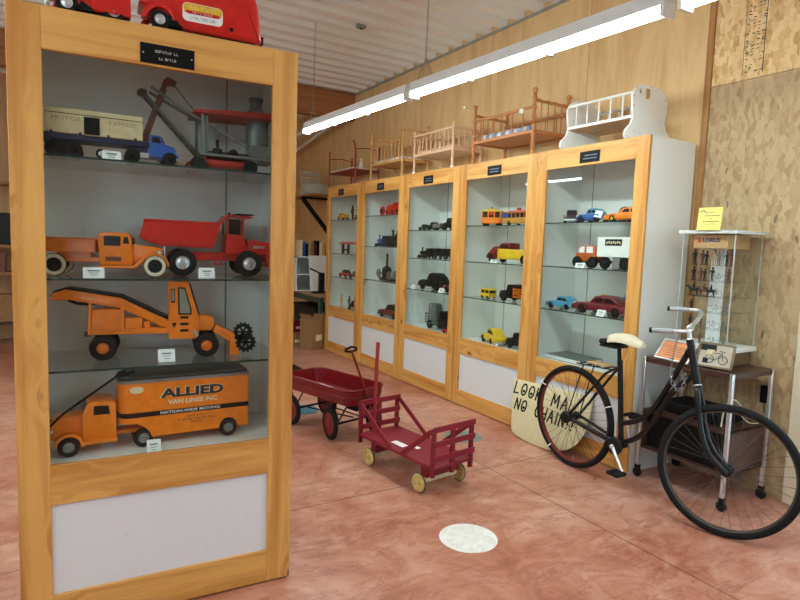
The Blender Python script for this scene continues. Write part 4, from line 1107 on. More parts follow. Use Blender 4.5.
def crib(loc, L, D, bedz, posth, railz, mat, label, r=.014, beads=0, n=8, mattress=None, casters=False, low_front=0.0, endrail=None):
    """local x runs toward the viewer along the cabinets, y toward the wall"""
    t = thing('doll_crib', label, 'doll crib', loc, -PI / 2, GCR)
    for x in (0, L):
        for y in (0, D):
            m = MB(); z0 = .03 if casters else 0
            if beads: turned(m, x, y, z0, posth, r, beads)
            else:
                m.tube([(x, y, z0), (x, y, posth)], r, 8); m.ball((x, y, posth), r * 1.15, 0, 8, 6)
            o = m.build('post', mat, t)
            if casters:
                MB().lathe((x, y, .02), (0, 1, 0), [(0, -.012), (.016, -.012), (.02, -.006), (.02, .006), (.016, .012), (0, .012)], 0, 14).build('caster', M_white, o)
    for y in (0, D):
        m = MB().box((L / 2, y, railz), (L, .016, .022), 0, None, .003).box((L / 2, y, bedz), (L, .018, .028), 0, None, .003)
        for k in range(n):
            x = L * (k + 1) / (n + 1); m.tube([(x, y, bedz), (x, y, railz)], .0055, 6)
        m.build('side_rail', mat, t)
    for x in (0, L):
        er = endrail or railz
        m = MB().box((x, D / 2, er), (.016, D, .022), 0, None, .003).box((x, D / 2, bedz), (.018, D, .028), 0, None, .003)
        if beads:
            m.tube([(x, D * k / 8, er + .006 * (k % 2)) for k in range(9)], [.009 + .004 * (k % 2) for k in range(9)], 8)
        for k in range(4):
            y = D * (k + 1) / 5; m.tube([(x, y, bedz), (x, y, er)], .0055, 6)
        m.build('end_rail', mat, t)
    m = MB().box((L / 2, D / 2, bedz + .004), (L - .02, D - .02, .014), 0, None, .002); m.build('bed_board', mat, t)
    if mattress:
        MB().box((L / 2, D / 2, bedz + .03), (L - .05, D - .05, .035), 0, None, .012, 3).build('mattress', mattress, t)
    return t
# red metal doll bed
t = thing('doll_bed', 'red metal doll bed with white cloth on the far-end cabinet', 'doll bed', (3.34, 7.42, TOP), -PI / 2, GCR)
L, D = .78, .34
for x, h in ((0, .50), (L, .56)):
    m = MB()
    pts = [(x, 0, 0), (x, 0, h * .8), (x - .02 * (1 if x else 0), -.005, h * .92), (x - .06 * (1 if x else 0), -.01, h)] if x else [(x, 0, 0), (x, 0, h)]
    m.tube(pts, .011, 8); m.tube([(x, D, 0), (x, D, h * .9)], .011, 8)
    m.tube([(x, 0, h * .8), (x, D * .5, h * .84), (x, D, h * .8)], .007, 8)
    m.build('bed_end', M_redmetal, t)
m = MB().box((L / 2, 0, .2), (L, .012, .02), 0, None, .002).box((L / 2, D, .2), (L, .012, .02), 0, None, .002).box((L / 2, D / 2, .2), (L, D, .012), 0, None, .002); m.build('bed_base', M_redmetal, t)
m = MB().box((L / 2, D / 2 + .01, .215), (L - .04, D - .05, .018), 0, None, .006)
for k in range(9):
    m.ball((.05 + k * (L - .1) / 8, .03, .222), (.04, .03, .016), 0, 10, 6)
m.build('bedding', M_lace, t)
m = MB().lathe((L * .9, .12, .222), (0, 0, 1), [(.035, 0), (.03, .04), (.02, .06), (.012, .09), (.02, .11), (0, .13)], 0, 12); m.build('cushion', M_lace, t)
crib((3.36, 6.26, TOP), .72, .33, .2, .57, .42, M_bamboo, 'tan bamboo-style doll crib on the second cabinet, between the red bed and the pink crib', .014, 7, 8, M_lace, endrail=.52)
crib((3.34, 5.26, TOP), .68, .34, .2, .44, .40, M_pink, 'pale pink doll crib on white casters, on the third cabinet', .012, 0, 8, M_pink, True)
t = crib((3.335, 4.255, TOP), .755, .38, .2, .50, .39, M_spindle, 'brown turned-spindle doll crib with blue and white bedding, beside the white cradle', .017, 7, 5, None, endrail=.44)
m = MB(); m2 = MB()
for k in range(12):
    x = .06 + k * .052
    (m if k % 2 else m2).lathe((x, .06, .238), (1, 0, 0), [(.02, 0), (.028, .008), (.028, .044), (.02, .052)], 0, 12)
    (m2 if k % 2 else m).box((x + .02, .2, .222), (.05, .24, .02), 0, None, .005)
m.build('blue_bedding', M_bluecloth, t); m2.build('white_bedding', M_lace, t)
MB().cyl((0, -.12, .50), (0, .03, .50), .006).ball((0, -.12, .5), .014).build('peg', M_cream, t)
MB().box((.62, -.012, .375), (.05, .004, .035), 0, Euler((0, .3, 0))).build('tag', M_card, t)
# white cradle
t = thing('doll_cradle', 'white doll cradle with curved end panels on the near-end cabinet', 'doll cradle', (3.275, 3.11, TOP), -PI / 2, GCR)
L, D = .555, .40
def end_outline():
    h = [(-.03, .0), (-.045, .02), (-.035, .055), (.015, .10), (.032, .15), (.02, .22), (.012, .28), (.04, .33), (.1, .362), (.18, .372)]
    return h + [(D - x, z) for x, z in reversed(h[:-1])]
for x in (0, L):
    m = MB().prism(end_outline(), x - .008, x + .008, 0, .003, 'yz')
    e = m.build('end_panel', M_white, t)
    if x:
        m = MB()
        for y, z in ((.03, .28), (.03, .22), (.05, .34), (.36, .3), (.37, .14), (.05, .06), (.2, .362)):
            m.lathe((x + .008, y, z), (1, 0, 0), [(.005, 0), (.003, .002), (0, .0025)], 0, 8)
        m.build('screw', M_steel, e)
        MB().prism([(.145, .28), (.145, .345), (.185, .345), (.185, .275), (.172, .29), (.165, .275)], x + .0081, x + .0095, 0, 0, 'yz').build('tape_residue', M_tan, e)
        MB().prism([(.075, .32), (.09, .335), (.098, .31), (.085, .3)], x + .0081, x + .009, 0, 0, 'yz').build('tape_residue', M_tan, e)
for y in (.03, D - .03):
    m = MB().box((L / 2, y, .305), (L, .014, .018), 0, None, .003).box((L / 2, y, .15), (L, .014, .02), 0, None, .003)
    for k in range(5):
        x = L * (k + .8) / 5.6; m.tube([(x, y, .15), (x, y, .305)], .0055, 6)
    if y > .1: m.box((L / 2, y, .23), (L, .012, .012))
    m.build('side_rail', M_white, t)
MB().box((L / 2, D / 2, .145), (L - .016, D - .06, .012)).build('bed_board', paint('bare_board', rgb(190, 150, 110), .6), t)
MB().box((L / 2, D / 2 + .02, .165), (L - .06, D - .12, .025), 0, None, .01, 2).build('mattress', paint('pink_cloth', rgb(206, 150, 140), .8), t)

# ------------------------------------------------------------------ the bicycle
BX = Vector((2.985, 1.590, 0)); BD = Vector((.044, .999, 0))          # ground under the front hub, direction to the rear
bike = thing('bicycle', 'old black bicycle with white saddle standing by the cabinets, a chain hanging on its handlebar', 'bicycle', BX, math.atan2(-BD.y, -BD.x))
M_spoke = paint('dull_spoke_wire', rgb(84, 84, 88), .4, .5)
R = .345; WB = 1.064
def bwheel(cx, rimm, name_label, nsp=36, parent=bike, M=None):
    M = M or Matrix()
    def bld(m, n, mats, par, lb=None):
        m.xform(M); return m.build(n, mats, par, lb, 50)
    o = bld(MB().ring((cx, 0, R), (0, 1, 0), R - .021, .021, 0, 72, 12), 'tyre', M_rubber, parent)
    bld(MB().lathe((cx, 0, R), (0, 1, 0), [(R - .043, -.012), (R - .03, -.016), (R - .03, .016), (R - .043, .012), (R - .045, 0)], 0, 64, True), 'rim', rimm, o)
    m = MB().lathe((cx, 0, R), (0, 1, 0), [(.006, -.065), (.012, -.05), (.012, -.036), (.028, -.034), (.028, -.03), (.016, -.026), (.016, .026), (.028, .03), (.028, .034), (.012, .036), (.012, .05), (.006, .065)], 0, 18)
    bld(m, 'hub', M_iron, o)
    m = MB()
    for k in range(nsp):
        a = 2 * PI * k / nsp; s = 1 if k % 2 else -1; off = (.9 if (k // 2) % 2 else -.9)
        p0 = (cx + .026 * math.cos(a + off), s * .032, R + .026 * math.sin(a + off)); p1 = (cx + (R - .046) * math.cos(a), s * .004, R + (R - .046) * math.sin(a))
        m.tube([p0, p1], .0013, 4)
    bld(m, 'spokes', M_spoke, o)
    return o
# steered assembly: turned about the head tube
hA, hB = Vector((-.19, 0, .76)), Vector((-.255, 0, 1.0))
ax = (hB - hA).normalized()
ST = Matrix.Translation(hA) @ Matrix.Rotation(math.radians(22), 4, ax) @ Matrix.Translation(-hA)
bwheel(0, paint('dark_steel_rim', rgb(74, 66, 62), .4, .4, .15), '', 36, bike, ST)
rw = bwheel(-WB, paint('red_rim_paint', rgb(110, 32, 34), .4, 0, .15), '')
m = MB()
for k, a in enumerate((2.7, -.95, .55)):
    c = Vector((-WB - R * math.cos(a) * .955, 0, R + R * math.sin(a) * .955))
    q = []
    for j in range(12):
        b = 2 * PI * j / 12; rad = Vector((-math.cos(a), 0, math.sin(a)))
        q.append(c + rad * .0265 * math.cos(b) + Vector((0, 1, 0)) * .0265 * math.sin(b))
    m.tube(q, .004, 6, 0, True)
m.build('tyre_tie', M_white, rw, 'white tie around the rear tyre')
# frame
F = lambda f, z, l=0: (f, -l, z)      # l>0 toward the viewer
def smooth(pts, n=6):
    P = [Vector(p) for p in pts]; o = []
    for i in range(len(P) - 1):
        a, b, c, d = P[max(i - 1, 0)], P[i], P[i + 1], P[min(i + 2, len(P) - 1)]
        for k in range(n):
            s = k / n
            o.append(.5 * ((2 * b) + (c - a) * s + (2 * a - 5 * b + 4 * c - d) * s * s + (3 * b - a - 3 * c + d) * s ** 3))
    return o + [P[-1]]
m = MB()
m.tube([F(-.255, 1.0), F(-.19, .76)], .02, 14)
m.tube([F(-.655, .275), F(-.70, .73), F(-.708, .80)], .0165, 12)
m.tube(smooth([F(-.248, .95), F(-.30, .84), F(-.374, .69), F(-.45, .56), F(-.545, .463), F(-.672, .408)]), .016, 12)
m.tube(smooth([F(-.205, .82), F(-.265, .76), F(-.355, .655), F(-.44, .49), F(-.54, .36), F(-.66, .285)]), .016, 12)
m.tube([F(-.505, .51), F(-.475, .425)], .008, 8)
for l in (-1, 1):
    m.tube([F(-.70, .76, .012 * l), F(-.78, .70, .04 * l), F(-WB, R, .058 * l)], .009, 8)
    m.tube([F(-.665, .285, .02 * l), F(-.72, .285, .035 * l), F(-WB, R, .058 * l)], .010, 8)
    m.box(F(-WB, R, .058 * l), (.035, .006, .04), 0, None, .004)
m.lathe((-.66, -.04, .275), (0, 1, 0), [(.0, 0), (.026, 0), (.026, .08), (0, .08)], 0, 16)
m.tube([F(-.675, .30, .05), F(-WB, R, .05)], .013, 10)
m.build('frame', M_bike, bike)
m = MB().lathe((-.66, -.07, .275), (0, 1, 0), [(0, 0), (.05, .004), (.055, .015), (.05, .03), (0, .032)], 0, 24); m.build('shaft_gear_case', M_iron, bike)
MB().lathe((-WB, -.078, R), (0, 1, 0), [(0, 0), (.035, .003), (.042, .012), (.036, .03), (0, .032)], 0, 20).build('rear_gear_case', M_iron, bike)
# cranks and pedals
def pedal(f, z, l, par):
    s = 1 if l > 0 else -1
    m = MB().cyl(F(f, z, l), F(f, z, l + s * .095), .006, 0, 8)
    for dx in (-.032, .032):
        m.box(F(f + dx, z, l + s * .05), (.018, .085, .022), 0, None, .004)
    m.box(F(f, z, l + s * .012), (.075, .005, .018)).box(F(f, z, l + s * .09), (.075, .005, .018))
    m.build('pedal', M_rubber, par)
for (f, z, l) in ((-.565, .15, .085), (-.695, .435, -.085)):
    s = 1 if l > 0 else -1
    c = MB().tube([F(-.66, .275, .075 * s), F(f, z, l)], [.011, .008], 8).ball(F(-.66, .275, .077 * s), .015).build('crank_arm', M_chrome, bike)
    pedal(f, z, l, c)
# saddle
m = MB()
rows = []
for k in range(11):
    s = k / 10; f = -.75 + .205 * s
    wd = .074 * (1 - s) ** .8 * (1 if s > .12 else .75 + 2 * s) + .022
    zt = .955 - .012 * s + (.014 * math.sin(PI * min(1, s * 1.2)) - .012 * s)
    rows.append([F(f, zt - .05 + .02 * s, wd), F(f, zt - .018, wd * 1.0), F(f, zt, wd * .7), F(f, zt + .006, 0), F(f, zt, -wd * .7), F(f, zt - .018, -wd), F(f, zt - .05 + .02 * s, -wd)])
vv = [[m.bm.verts.new(p) for p in r] for r in rows]
for a, b in zip(vv, vv[1:]):
    for k in range(6):
        m.bm.faces.new((a[k], a[k + 1], b[k + 1], b[k]))
    m.bm.faces.new((a[6], a[0], b[0], b[6]))
m.bm.faces.new(vv[0]); m.bm.faces.new(list(reversed(vv[-1])))
sad = m.build('saddle', paint('ivory_leather', rgb(222, 212, 184), .55, 0, .06), bike, 'ivory saddle', 60)
m = MB().tube([F(-.71, .78), F(-.72, .88), F(-.722, .905)], .0125, 12).tube([F(-.73, .895, .03), F(-.6, .915, .02), F(-.575, .925, 0)], .006, 8).tube([F(-.73, .895, -.03), F(-.6, .915, -.02), F(-.575, .925, 0)], .006, 8)
for l in (-.05, .05):
    sp = [F(-.80 + .022 * math.cos(a), .875 + .04 * a / (6 * PI), l + .022 * math.sin(a)) for a in [k * PI / 5 for k in range(31)]]
    m.tube(sp, .004, 5)
m.box(F(-.76, .878), (.12, .12, .014), 0, None, .004).box(F(-.80, .905), (.05, .15, .03), 0, None, .01)
m.build('saddle_springs', M_iron, bike)
# rear carrier
m = MB()
for l in (-.05, .05):
    m.tube([F(-.73, .735, l * .5), F(-.78, .735, l), F(-1.0, .725, l), F(-1.03, .72, l * .6)], .005, 6); m.tube([F(-.95, .727, l), F(-WB, R, l * 1.2)], .004, 6)
for f in (-.8, -.86, -.92, -.98):
    m.tube([F(f, .732, .05), F(f, .732, -.05)], .004, 6)
m.build('rear_carrier', M_iron, bike)
MB().box(F(-.86, .745), (.16, .075, .012), 0, None, .004).build('carrier_pad', M_tan, bike)
# fork, stem, bars (steered)
m = MB()
for l in (-1, 1):
    m.tube(smooth([F(-.192, .745, .0), F(-.182, .735, .03 * l), F(-.17, .69, .042 * l), F(-.135, .53, .05 * l), F(-.085, .42, .055 * l), F(0, R, .055 * l)]), [.015] * 3 + [.014] * 26 + [.008, .008], 10) if False else m.tube(smooth([F(-.192, .745, .0), F(-.182, .735, .03 * l), F(-.17, .69, .042 * l), F(-.135, .53, .05 * l), F(-.085, .42, .055 * l), F(0, R, .055 * l)]), .0145, 10)
m.lathe(F(-.185, .745), ax, [(.0, -.01), (.022, -.01), (.024, .01), (0, .012)], 0, 14)
m.xform(ST).build('fork', M_bike, bike)
m = MB().tube([hB - ax * .02, hB + ax * .06], .0125, 12).tube([hB + ax * .06, hB + ax * .085 + Vector((.03, 0, 0))], .012, 10).ring(hB + ax * .0, ax, .019, .004, 0, 18, 6).ring(hA - ax * .0, ax, .02, .004, 0, 18, 6)
S = hB + ax * .085 + Vector((.03, 0, 0))
bar = m.xform(ST).build('handlebar_stem', M_chrome, bike)
HR = Matrix.Translation(S) @ Matrix.Rotation(math.radians(5), 4, 'Z') @ Matrix.Rotation(math.radians(16), 4, 'X') @ Matrix.Translation(-S)
m = MB()
pts = []
for l in (-1, 1):
    pts.append([S, S + Vector((.005, -l * .06, .0)), S + Vector((.015, -l * .15, .018)), S + Vector((.005, -l * .20, .022)), S + Vector((-.035, -l * .222, .02)), S + Vector((-.165, -l * .23, .012))])
for p in pts:
    m.tube(smooth(p), .011, 10)
m.xform(ST @ HR).build('handlebar', M_chrome, bike)
M_grip = paint('grey_rubber_grip', rgb(168, 170, 176), .4)
for p in pts:
    d = (p[-1] - p[-2]).normalized(); g = MB().tube([p[-1] - d * .11, p[-1]], .013, 10).xform(ST @ HR).build('grip', M_grip, bike)
    MB().tube([p[-1] - d * .004, p[-1] + d * .01], .0145, 10).xform(ST @ HR).build('grip_cap', M_black, g)
# chain of links hung from the stem
def links(m, pts, big=.011, r=.002):
    P = [Vector(p) for p in pts]; acc = 0; k = 0
    tot = [0]
    for a, b in zip(P, P[1:]): tot.append(tot[-1] + (b - a).length)
    step = big * 1.55; s = 0
    while s < tot[-1]:
        i = max(j for j in range(len(tot)) if tot[j] <= s); i = min(i, len(P) - 2)
        q = P[i].lerp(P[i + 1], (s - tot[i]) / max(1e-6, tot[i + 1] - tot[i])); t_ = (P[i + 1] - P[i]).normalized()
        u = t_.orthogonal().normalized(); v = t_.cross(u); n = u if k % 2 else v
        m.tube([q + t_ * big * math.cos(2 * PI * j / 10) + n * big * .55 * math.sin(2 * PI * j / 10) for j in range(10)], r, 5, 0, True)
        s += step; k += 1
t = MB(); links(t, [F(-.285, 1.085, .03), F(-.30, .95, .06), F(-.32, .82, .05)], .007, .0014); links(t, [F(-.32, .82, .05), F(-.31, .76, .05), F(-.28, .715, .045), F(-.245, .73, .04), F(-.235, .80, .04)], .016, .0024)
o = t.build('hanging_chain', M_steel); o.location = BX; o.rotation_euler = bike.rotation_euler
tag(o, 'loose metal chain hanging from the bicycle handlebar', 'chain')

# ------------------------------------------------------------------ the cream sign behind the rear wheel
sg = thing('lettered_sign', 'cream hand-lettered sign reading LOOK MA NO CHAIN behind the rear bicycle wheel', 'sign', (3.09, 3.42, .002), -PI / 2 + .03)
tilt = math.atan2(.14, .43)
M = Matrix.Rotation(-tilt, 4, 'X')
out = [(-.03, .435), (.05, .44), (.3, .452), (.55, .462), (.75, .465), (.765, .3), (.755, .2), (.72, .12), (.66, .06), (.58, .025), (.48, .005), (.36, .0), (.25, .005), (.15, .02), (.11, .035), (.09, .06), (.07, .12), (.02, .28)]
m = MB().prism(out, -.004, .004, 0, .001); m.xform(M); sgb = m.build('board', paint('cream_card', rgb(222, 208, 166), .6, 0, .04), sg)
GL = {'L': [[(0, 1), (0, 0), (.6, .05)]], 'O': [[(.35 + .35 * math.cos(a), .5 + .48 * math.sin(a)) for a in [k * PI / 8 for k in range(17)]]],
      'K': [[(0, 1), (0, 0)], [(.6, 1), (.05, .5), (.65, 0)]], 'M': [[(0, 0), (.08, 1), (.42, .3), (.78, 1), (.86, 0)]], 'A': [[(0, 0), (.36, 1), (.72, 0)], [(.14, .38), (.6, .38)]],
      'N': [[(0, 0), (.02, 1), (.62, .02), (.64, 1)]], 'C': [[(.62, .85), (.4, 1), (.1, .8), (0, .5), (.1, .18), (.36, 0), (.64, .14)]], 'H': [[(0, 0), (0, 1)], [(.6, 0), (.6, 1)], [(0, .5), (.6, .5)]],
      'I': [[(.08, 0), (.08, 1)]], '!': [[(.1, .3), (.2, 1.05)], [(.06, .0), (.08, .06)]]}
WID = {'L': .62, 'O': .72, 'K': .66, 'M': .88, 'A': .74, 'N': .66, 'C': .66, 'H': .62, 'I': .18, '!': .28, ' ': .75}
m = MB()
def letter(ch, x, z, h, lean=0.0):
    for st in GL[ch]:
        p = [Vector((x + (px + lean * pz) * h * .78, -.0055, z + pz * h)) for px, pz in st]
        for a, b in zip(p, p[1:]):
            d = b - a; L = d.length
            m.box((a + b) / 2, (L + .009, .0016, .0125), 0, Euler((0, -math.atan2(d.z, d.x), 0)))
def line(s, x, z, h, slope, gap=.3):
    for ch in s:
        if ch != ' ':
            letter(ch, x, z, h)
            if ch == 'O' and h > .08:
                m.lathe((x + .35 * h * .78, -.0062, z + .36 * h), (0, 1, 0), [(.0, 0), (.012, 0), (.012, .0016), (0, .0016)], 0, 12)
        dx = (WID[ch] + gap) * h * .78; x += dx; z += dx * slope
line('LOOK MA', .02, .33, .092, -.03, .4)
line('NO CHAIN!!', .07, .21, .085, -.03, .36)
m.xform(M); m.build('hand_lettering', M_black, sgb)

# ------------------------------------------------------------------ television cart beside the cabinets
cart = thing('television_cart', 'brown wood-grain cart on casters with chrome legs, behind the bicycle front wheel', 'cart', (3.27, 1.742, 0), PI / 2 - .03)
CL_, CDp = .585, .42          # local x along +Y, local y toward the viewer(-X) so depth is -y
m = MB().span((0, -CDp, .765), (CL_, 0, .80), 0, .003); m.build('cart_top', M_walnut, cart)
m = MB().span((.012, -CDp + .01, .44), (CL_ - .012, -.012, .455)).span((.012, -CDp + .01, .2), (CL_ - .012, -.012, .215)).span((.012, -CDp + .01, .2), (.026, -.012, .455)).span((CL_ - .026, -CDp + .01, .2), (CL_ - .012, -.012, .455)).span((.02, -CDp + .01, .2), (CL_ - .02, -CDp + .022, .455)); m.build('lower_box', M_walnut, cart)
m = MB().span((.03, -.2, .215), (CL_ - .03, -.05, .43), 0, .004); m.build('drawer_front', M_black, cart)
for x in (.008, CL_ - .008):
    for y in (-.008, -CDp + .008):
        o = MB().span((x - .011, y - .011, .075), (x + .011, y + .011, .80), 0, .003).build('leg', M_chrome, cart)
        m = MB().lathe((x, y - .012, .03), (0, 1, 0), [(0, 0), (.024, 0), (.03, .005), (.03, .019), (.024, .024), (0, .024)], 0, 18).span((x - .01, y - .016, .03), (x + .01, y - .013, .078)).span((x - .01, y + .013, .03), (x + .01, y + .016, .078)).span((x - .012, y - .016, .065), (x + .012, y + .016, .08)); m.build('caster', M_iron, o)
def on_cart(x, y, z):
    a = PI / 2 - .03
    return (3.27 + x * math.cos(a) - y * math.sin(a), 1.742 + x * math.sin(a) + y * math.cos(a), z)
CR = PI / 2 - .03
# equipment and cable on the middle shelf
t = thing('video_recorder', 'flat black video player on the lower shelf of the cart', 'video player', on_cart(.12, -.36, .455), CR)
MB().span((0, 0, .006), (.38, .27, .07), 0, .004).build('case', M_black, t); MB().span((.03, .27, .02), (.35, .272, .055)).build('front_panel', M_darkglass, t)
MB().span((.02, .02, 0), (.05, .05, .006)).span((.33, .02, 0), (.36, .05, .006)).span((.02, .22, 0), (.05, .25, .006)).span((.33, .22, 0), (.36, .25, .006)).build('foot', M_rubber, t)
o = MB().tube(smooth([(.0, 0, .01), (.02, .06, .012), (.04, .12, .06), (.03, .15, .12), (.05, .2, .16), (.06, .26, .12), (.05, .3, .01)]), .004, 6).build('cable', M_cream)
o.location = on_cart(.04, -.38, .455); o.rotation_euler = (0, 0, CR); tag(o, 'looped pale cable on the lower shelf of the cart', 'cable')
t = thing('wall_outlet', 'dark electrical outlet on the board wall seen through the cart', 'outlet', (XW, 1.80, .62), 0)
MB().span((-.008, -.035, -.055), (.001, .035, .055), 0, .003).build('cover_plate', M_black, t); MB().span((-.011, -.015, -.035), (-.008, .015, -.008), 0, .002).span((-.011, -.015, .008), (-.008, .015, .035), 0, .002).build('socket', M_iron, t)

# ------------------------------------------------------------------ acrylic display case on the cart
CXa, CXb, CYa, CYb = 3.40, 3.70, 1.865, 2.19
case = thing('acrylic_display_case', 'clear acrylic display case of small figures on the cart', 'display case', ((CXa + CXb) / 2, (CYa + CYb) / 2, .80), 0)
ox, oy = (CXa + CXb) / 2, (CYa + CYb) / 2
m = MB().span((CXa + .02 - ox, CYa + .01 - oy, 0), (CXb - ox, CYb - .04 - oy, .085), 0, .002); m.build('plinth', paint('smoked_plinth', rgb(110, 92, 72), .12, .2), case)
m = MB().span((CXa - .01 - ox, CYa - .01 - oy, .085), (CXb + .02 - ox, CYb + .02 - oy, .112), 0, .003); m.build('base_slab', M_white, case)
m = MB().span((CXa - .02 - ox, CYa - .02 - oy, .79), (CXb + .03 - ox, CYb + .02 - oy, .81), 0, .003); m.build('top_slab', paint('frosted_top', rgb(206, 214, 214), .3), case)
z0, z1 = .112, .79
m = MB().span((CXa - ox, CYa - oy, z0), (CXa + .004 - ox, CYb - oy, z1)).span((CXa + .004 - ox, CYa - oy, z0), (CXb - ox, CYa + .004 - oy, z1)).span((CXa + .004 - ox, CYb - .004 - oy, z0), (CXb - ox, CYb - oy, z1)).span((CXb - .004 - ox, CYa + .004 - oy, z0), (CXb - ox, CYb - .004 - oy, z1)); m.build('clear_panel', M_acrylic, case)
M_edge = paint('acrylic_edge_gleam_paint', rgb(186, 194, 196), .25)  # pale paint stands in for the gleam along the acrylic edges
for x, y in ((CXa, CYa), (CXa, CYb - .005), (CXb - .005, CYa)):
    MB().span((x - .0005 - ox, y - .0005 - oy, z0), (x + .0045 - ox, y + .0045 - oy, z1)).build('corner_bead', M_edge, case)
m = MB().span((CXa + .03 - ox, CYa + .06 - oy, .705), (CXb - .03 - ox, CYb - .055 - oy, .785)); hd = m.build('header', M_tan, case)
text('lettering', 'LORUS', .034, paint('navy_print', rgb(38, 40, 96), .5), hd, (CXa + .029 - ox, CYb - .165 - oy, .752), (PI / 2, 0, -PI / 2), .0012, 1.05)
MB().prism([(CYb - .075 - oy, .738), (CYb - .105 - oy, .738), (CYb - .09 - oy, .765)], CXa + .0285 - ox, CXa + .03 - ox, 0, 0, 'yz').build('logo', M_red, hd)
tiers = [.60, .505, .41, .315, .215]
m = MB()
for zz in tiers:
    m.span((CXa + .012 - ox, CYa + .03 - oy, zz - .004), (CXb - .01 - ox, CYb - .03 - oy, zz))
m.build('clear_shelf', M_shelfglass, case)
m = MB().span((CXa + .13 - ox, CYa + .13 - oy, .115), (CXa + .15 - ox, CYb - .115 - oy, .705)); m.build('center_board', M_card, case)
m = MB()
for y in (CYa + .05, CYb - .05):
    for x in (CXa + .03, CXb - .03):
        m.cyl((x - ox, y - oy, .112), (x - ox, y - oy, .705), .004, 0, 8)
m.build('shelf_rod', M_acrylic, case)
GF = 'small figures in the acrylic case'
ordn = ['first', 'second', 'third', 'fourth', 'fifth', 'sixth', 'seventh', 'eighth']
def figs(zt, ys, kind, mats, word, tier, h):
    for k, y in enumerate(ys):
        figurine('toy_soldier' if kind == 'stand' else 'toy_rider', '%s, %s from cabinets on %s tier of acrylic case' % (word, ordn[k], tier), (CXa + .06 + .02 * (k % 2), y, zt + .001), -PI / 2, h * (1 - .06 * (k % 3)), mats[k % len(mats)], k % 2, GF, 'figurine', kind)
figs(.80 + tiers[0], [CYb - .05 - .038 * k for k in range(7)], 'stand', [M_iron, M_brown, M_iron, M_tan, M_greymetal], 'dark standing toy soldier', 'top', .098)
figs(.80 + tiers[1], [CYb - .05 - .036 * k for k in range(4)] + [CYb - .27], 'stand', [M_iron, M_brown, M_iron], 'dark toy soldier with arm raised', 'second', .085)
figs(.80 + tiers[2], [CYb - .06, CYb - .115, CYb - .17], 'ride', [M_iron, M_brown, M_iron], 'dark mounted toy rider', 'third', .085)
figs(.80 + tiers[3], [CYb - .05, CYb - .1, CYb - .27], 'stand', [M_iron, M_tan, M_greymetal], 'small toy figure', 'fourth', .07)
figs(.80 + tiers[4], [CYb - .05, CYb - .11, CYb - .26], 'stand', [M_iron, M_brown, M_steel], 'small toy figure', 'fifth', .07)
def wirebike(y, zt, label, s=.05):
    m = MB()
    for dy in (-s * .55, s * .55):
        m.ring((0, dy, s * .4), (1, 0, 0), s * .38, .0016, 0, 18, 5)
    m.tube([(0, -s * .55, s * .4), (0, -s * .15, s * .85), (0, s * .4, s * .8), (0, s * .55, s * .4)], .0018, 5).tube([(0, -s * .55, s * .4), (0, 0, s * .35), (0, s * .4, s * .8)], .0018, 5).tube([(0, 0, s * .35), (0, -s * .18, s * .95)], .0018, 5)
    m.tube([(-s * .2, s * .34, s * .98), (0, s * .4, s * .95), (s * .2, s * .34, s * .98)], .0018, 5).box((0, -s * .2, s * .96), (s * .12, s * .25, s * .06))
    o = m.build('wire_bicycle', M_steel); o.location = (CXa + .06, y, zt); tag(o, label, 'miniature bicycle', 'wire bicycles in the acrylic case')
for k, zz in enumerate(tiers[1:]):
    wirebike(CYb - .2 + .01 * (k % 2), .801 + zz, 'tiny wire bicycle on the %s tier of the acrylic case' % ordn[k + 1], .052)
wirebike(CYb - .2, .801 + .112, 'tiny wire bicycle on the base of the acrylic case', .052)
figs(.80 + .112, [CYb - .06, CYb - .11, CYb - .27], 'stand', [M_iron, M_brown, M_greymetal], 'small toy figure', 'lowest', .07)
# yellow card standing against the top
t = thing('yellow_notice', 'yellow printed notice card on top of the acrylic case', 'notice', (CXa + .0, CYb - .105, 1.6102), -PI / 2)
m = MB().box((.07, -.027, .0675), (.145, .0015, .135), 0, Euler((-.1, 0, 0))); yb = m.build('card', paint('yellow_paper', rgb(240, 226, 128), .7, 0, .02), t)
m = MB(); rr = random.Random(11)
for zz, a, b in ((.105, .06, .085), (.085, .04, .13), (.068, .065, .08), (.05, .03, .125), (.036, .045, .11)):
    x = a
    while x < b:
        q = rr.uniform(.004, .012); m.box((x + q / 2, -.0278 + (.0675 - zz) * -.1 * -1 * -1, zz), (q, .0006, .0048 if zz in (.085, .05) else .003), 0, Euler((-.1, 0, 0))); x += q + .003
m.build('print', M_ink, t)
m = MB()
for k in range(9):
    m.box((.014 + .0045 * k + rr.uniform(-.004, .004), -.0245 + .001 * 0 - .004, .118 - .004 * abs(k - 3) * .8), (.007, .0006, .004), 0, Euler((-.1, rr.uniform(-1, 1), 0)))
m.build('leaf_sprig', M_green, t)
# framed plaque and framed bicycle photograph leaning on the cart
def frame(loc, rz, lean, w, h, fm, pm, name, label):
    t = thing(name, label, 'picture frame', loc, rz)
    M = Matrix.Rotation(-lean, 4, 'X')
    b = .012
    m = MB().span((-w / 2, -.008, 0), (-w / 2 + b, .008, h), 0, .002).span((w / 2 - b, -.008, 0), (w / 2, .008, h), 0, .002).span((-w / 2, -.0075, 0), (w / 2, .008, b), 0, .002).span((-w / 2, -.0075, h - b), (w / 2, .008, h), 0, .002); m.xform(M); m.build('frame', fm, t)
    m = MB().span((-w / 2 + b, -.002, b), (w / 2 - b, .004, h - b)); m.xform(M); p = m.build('picture', pm, t)
    m = MB().prism([(.0, .004), (h * math.sin(lean) * 1.0, 0.0), (h * .6 * math.sin(lean), h * .6 * math.cos(lean))], -.02, .02, 0, 0, 'yz'); m.build('easel_back', M_black, t)
    return t, p, M
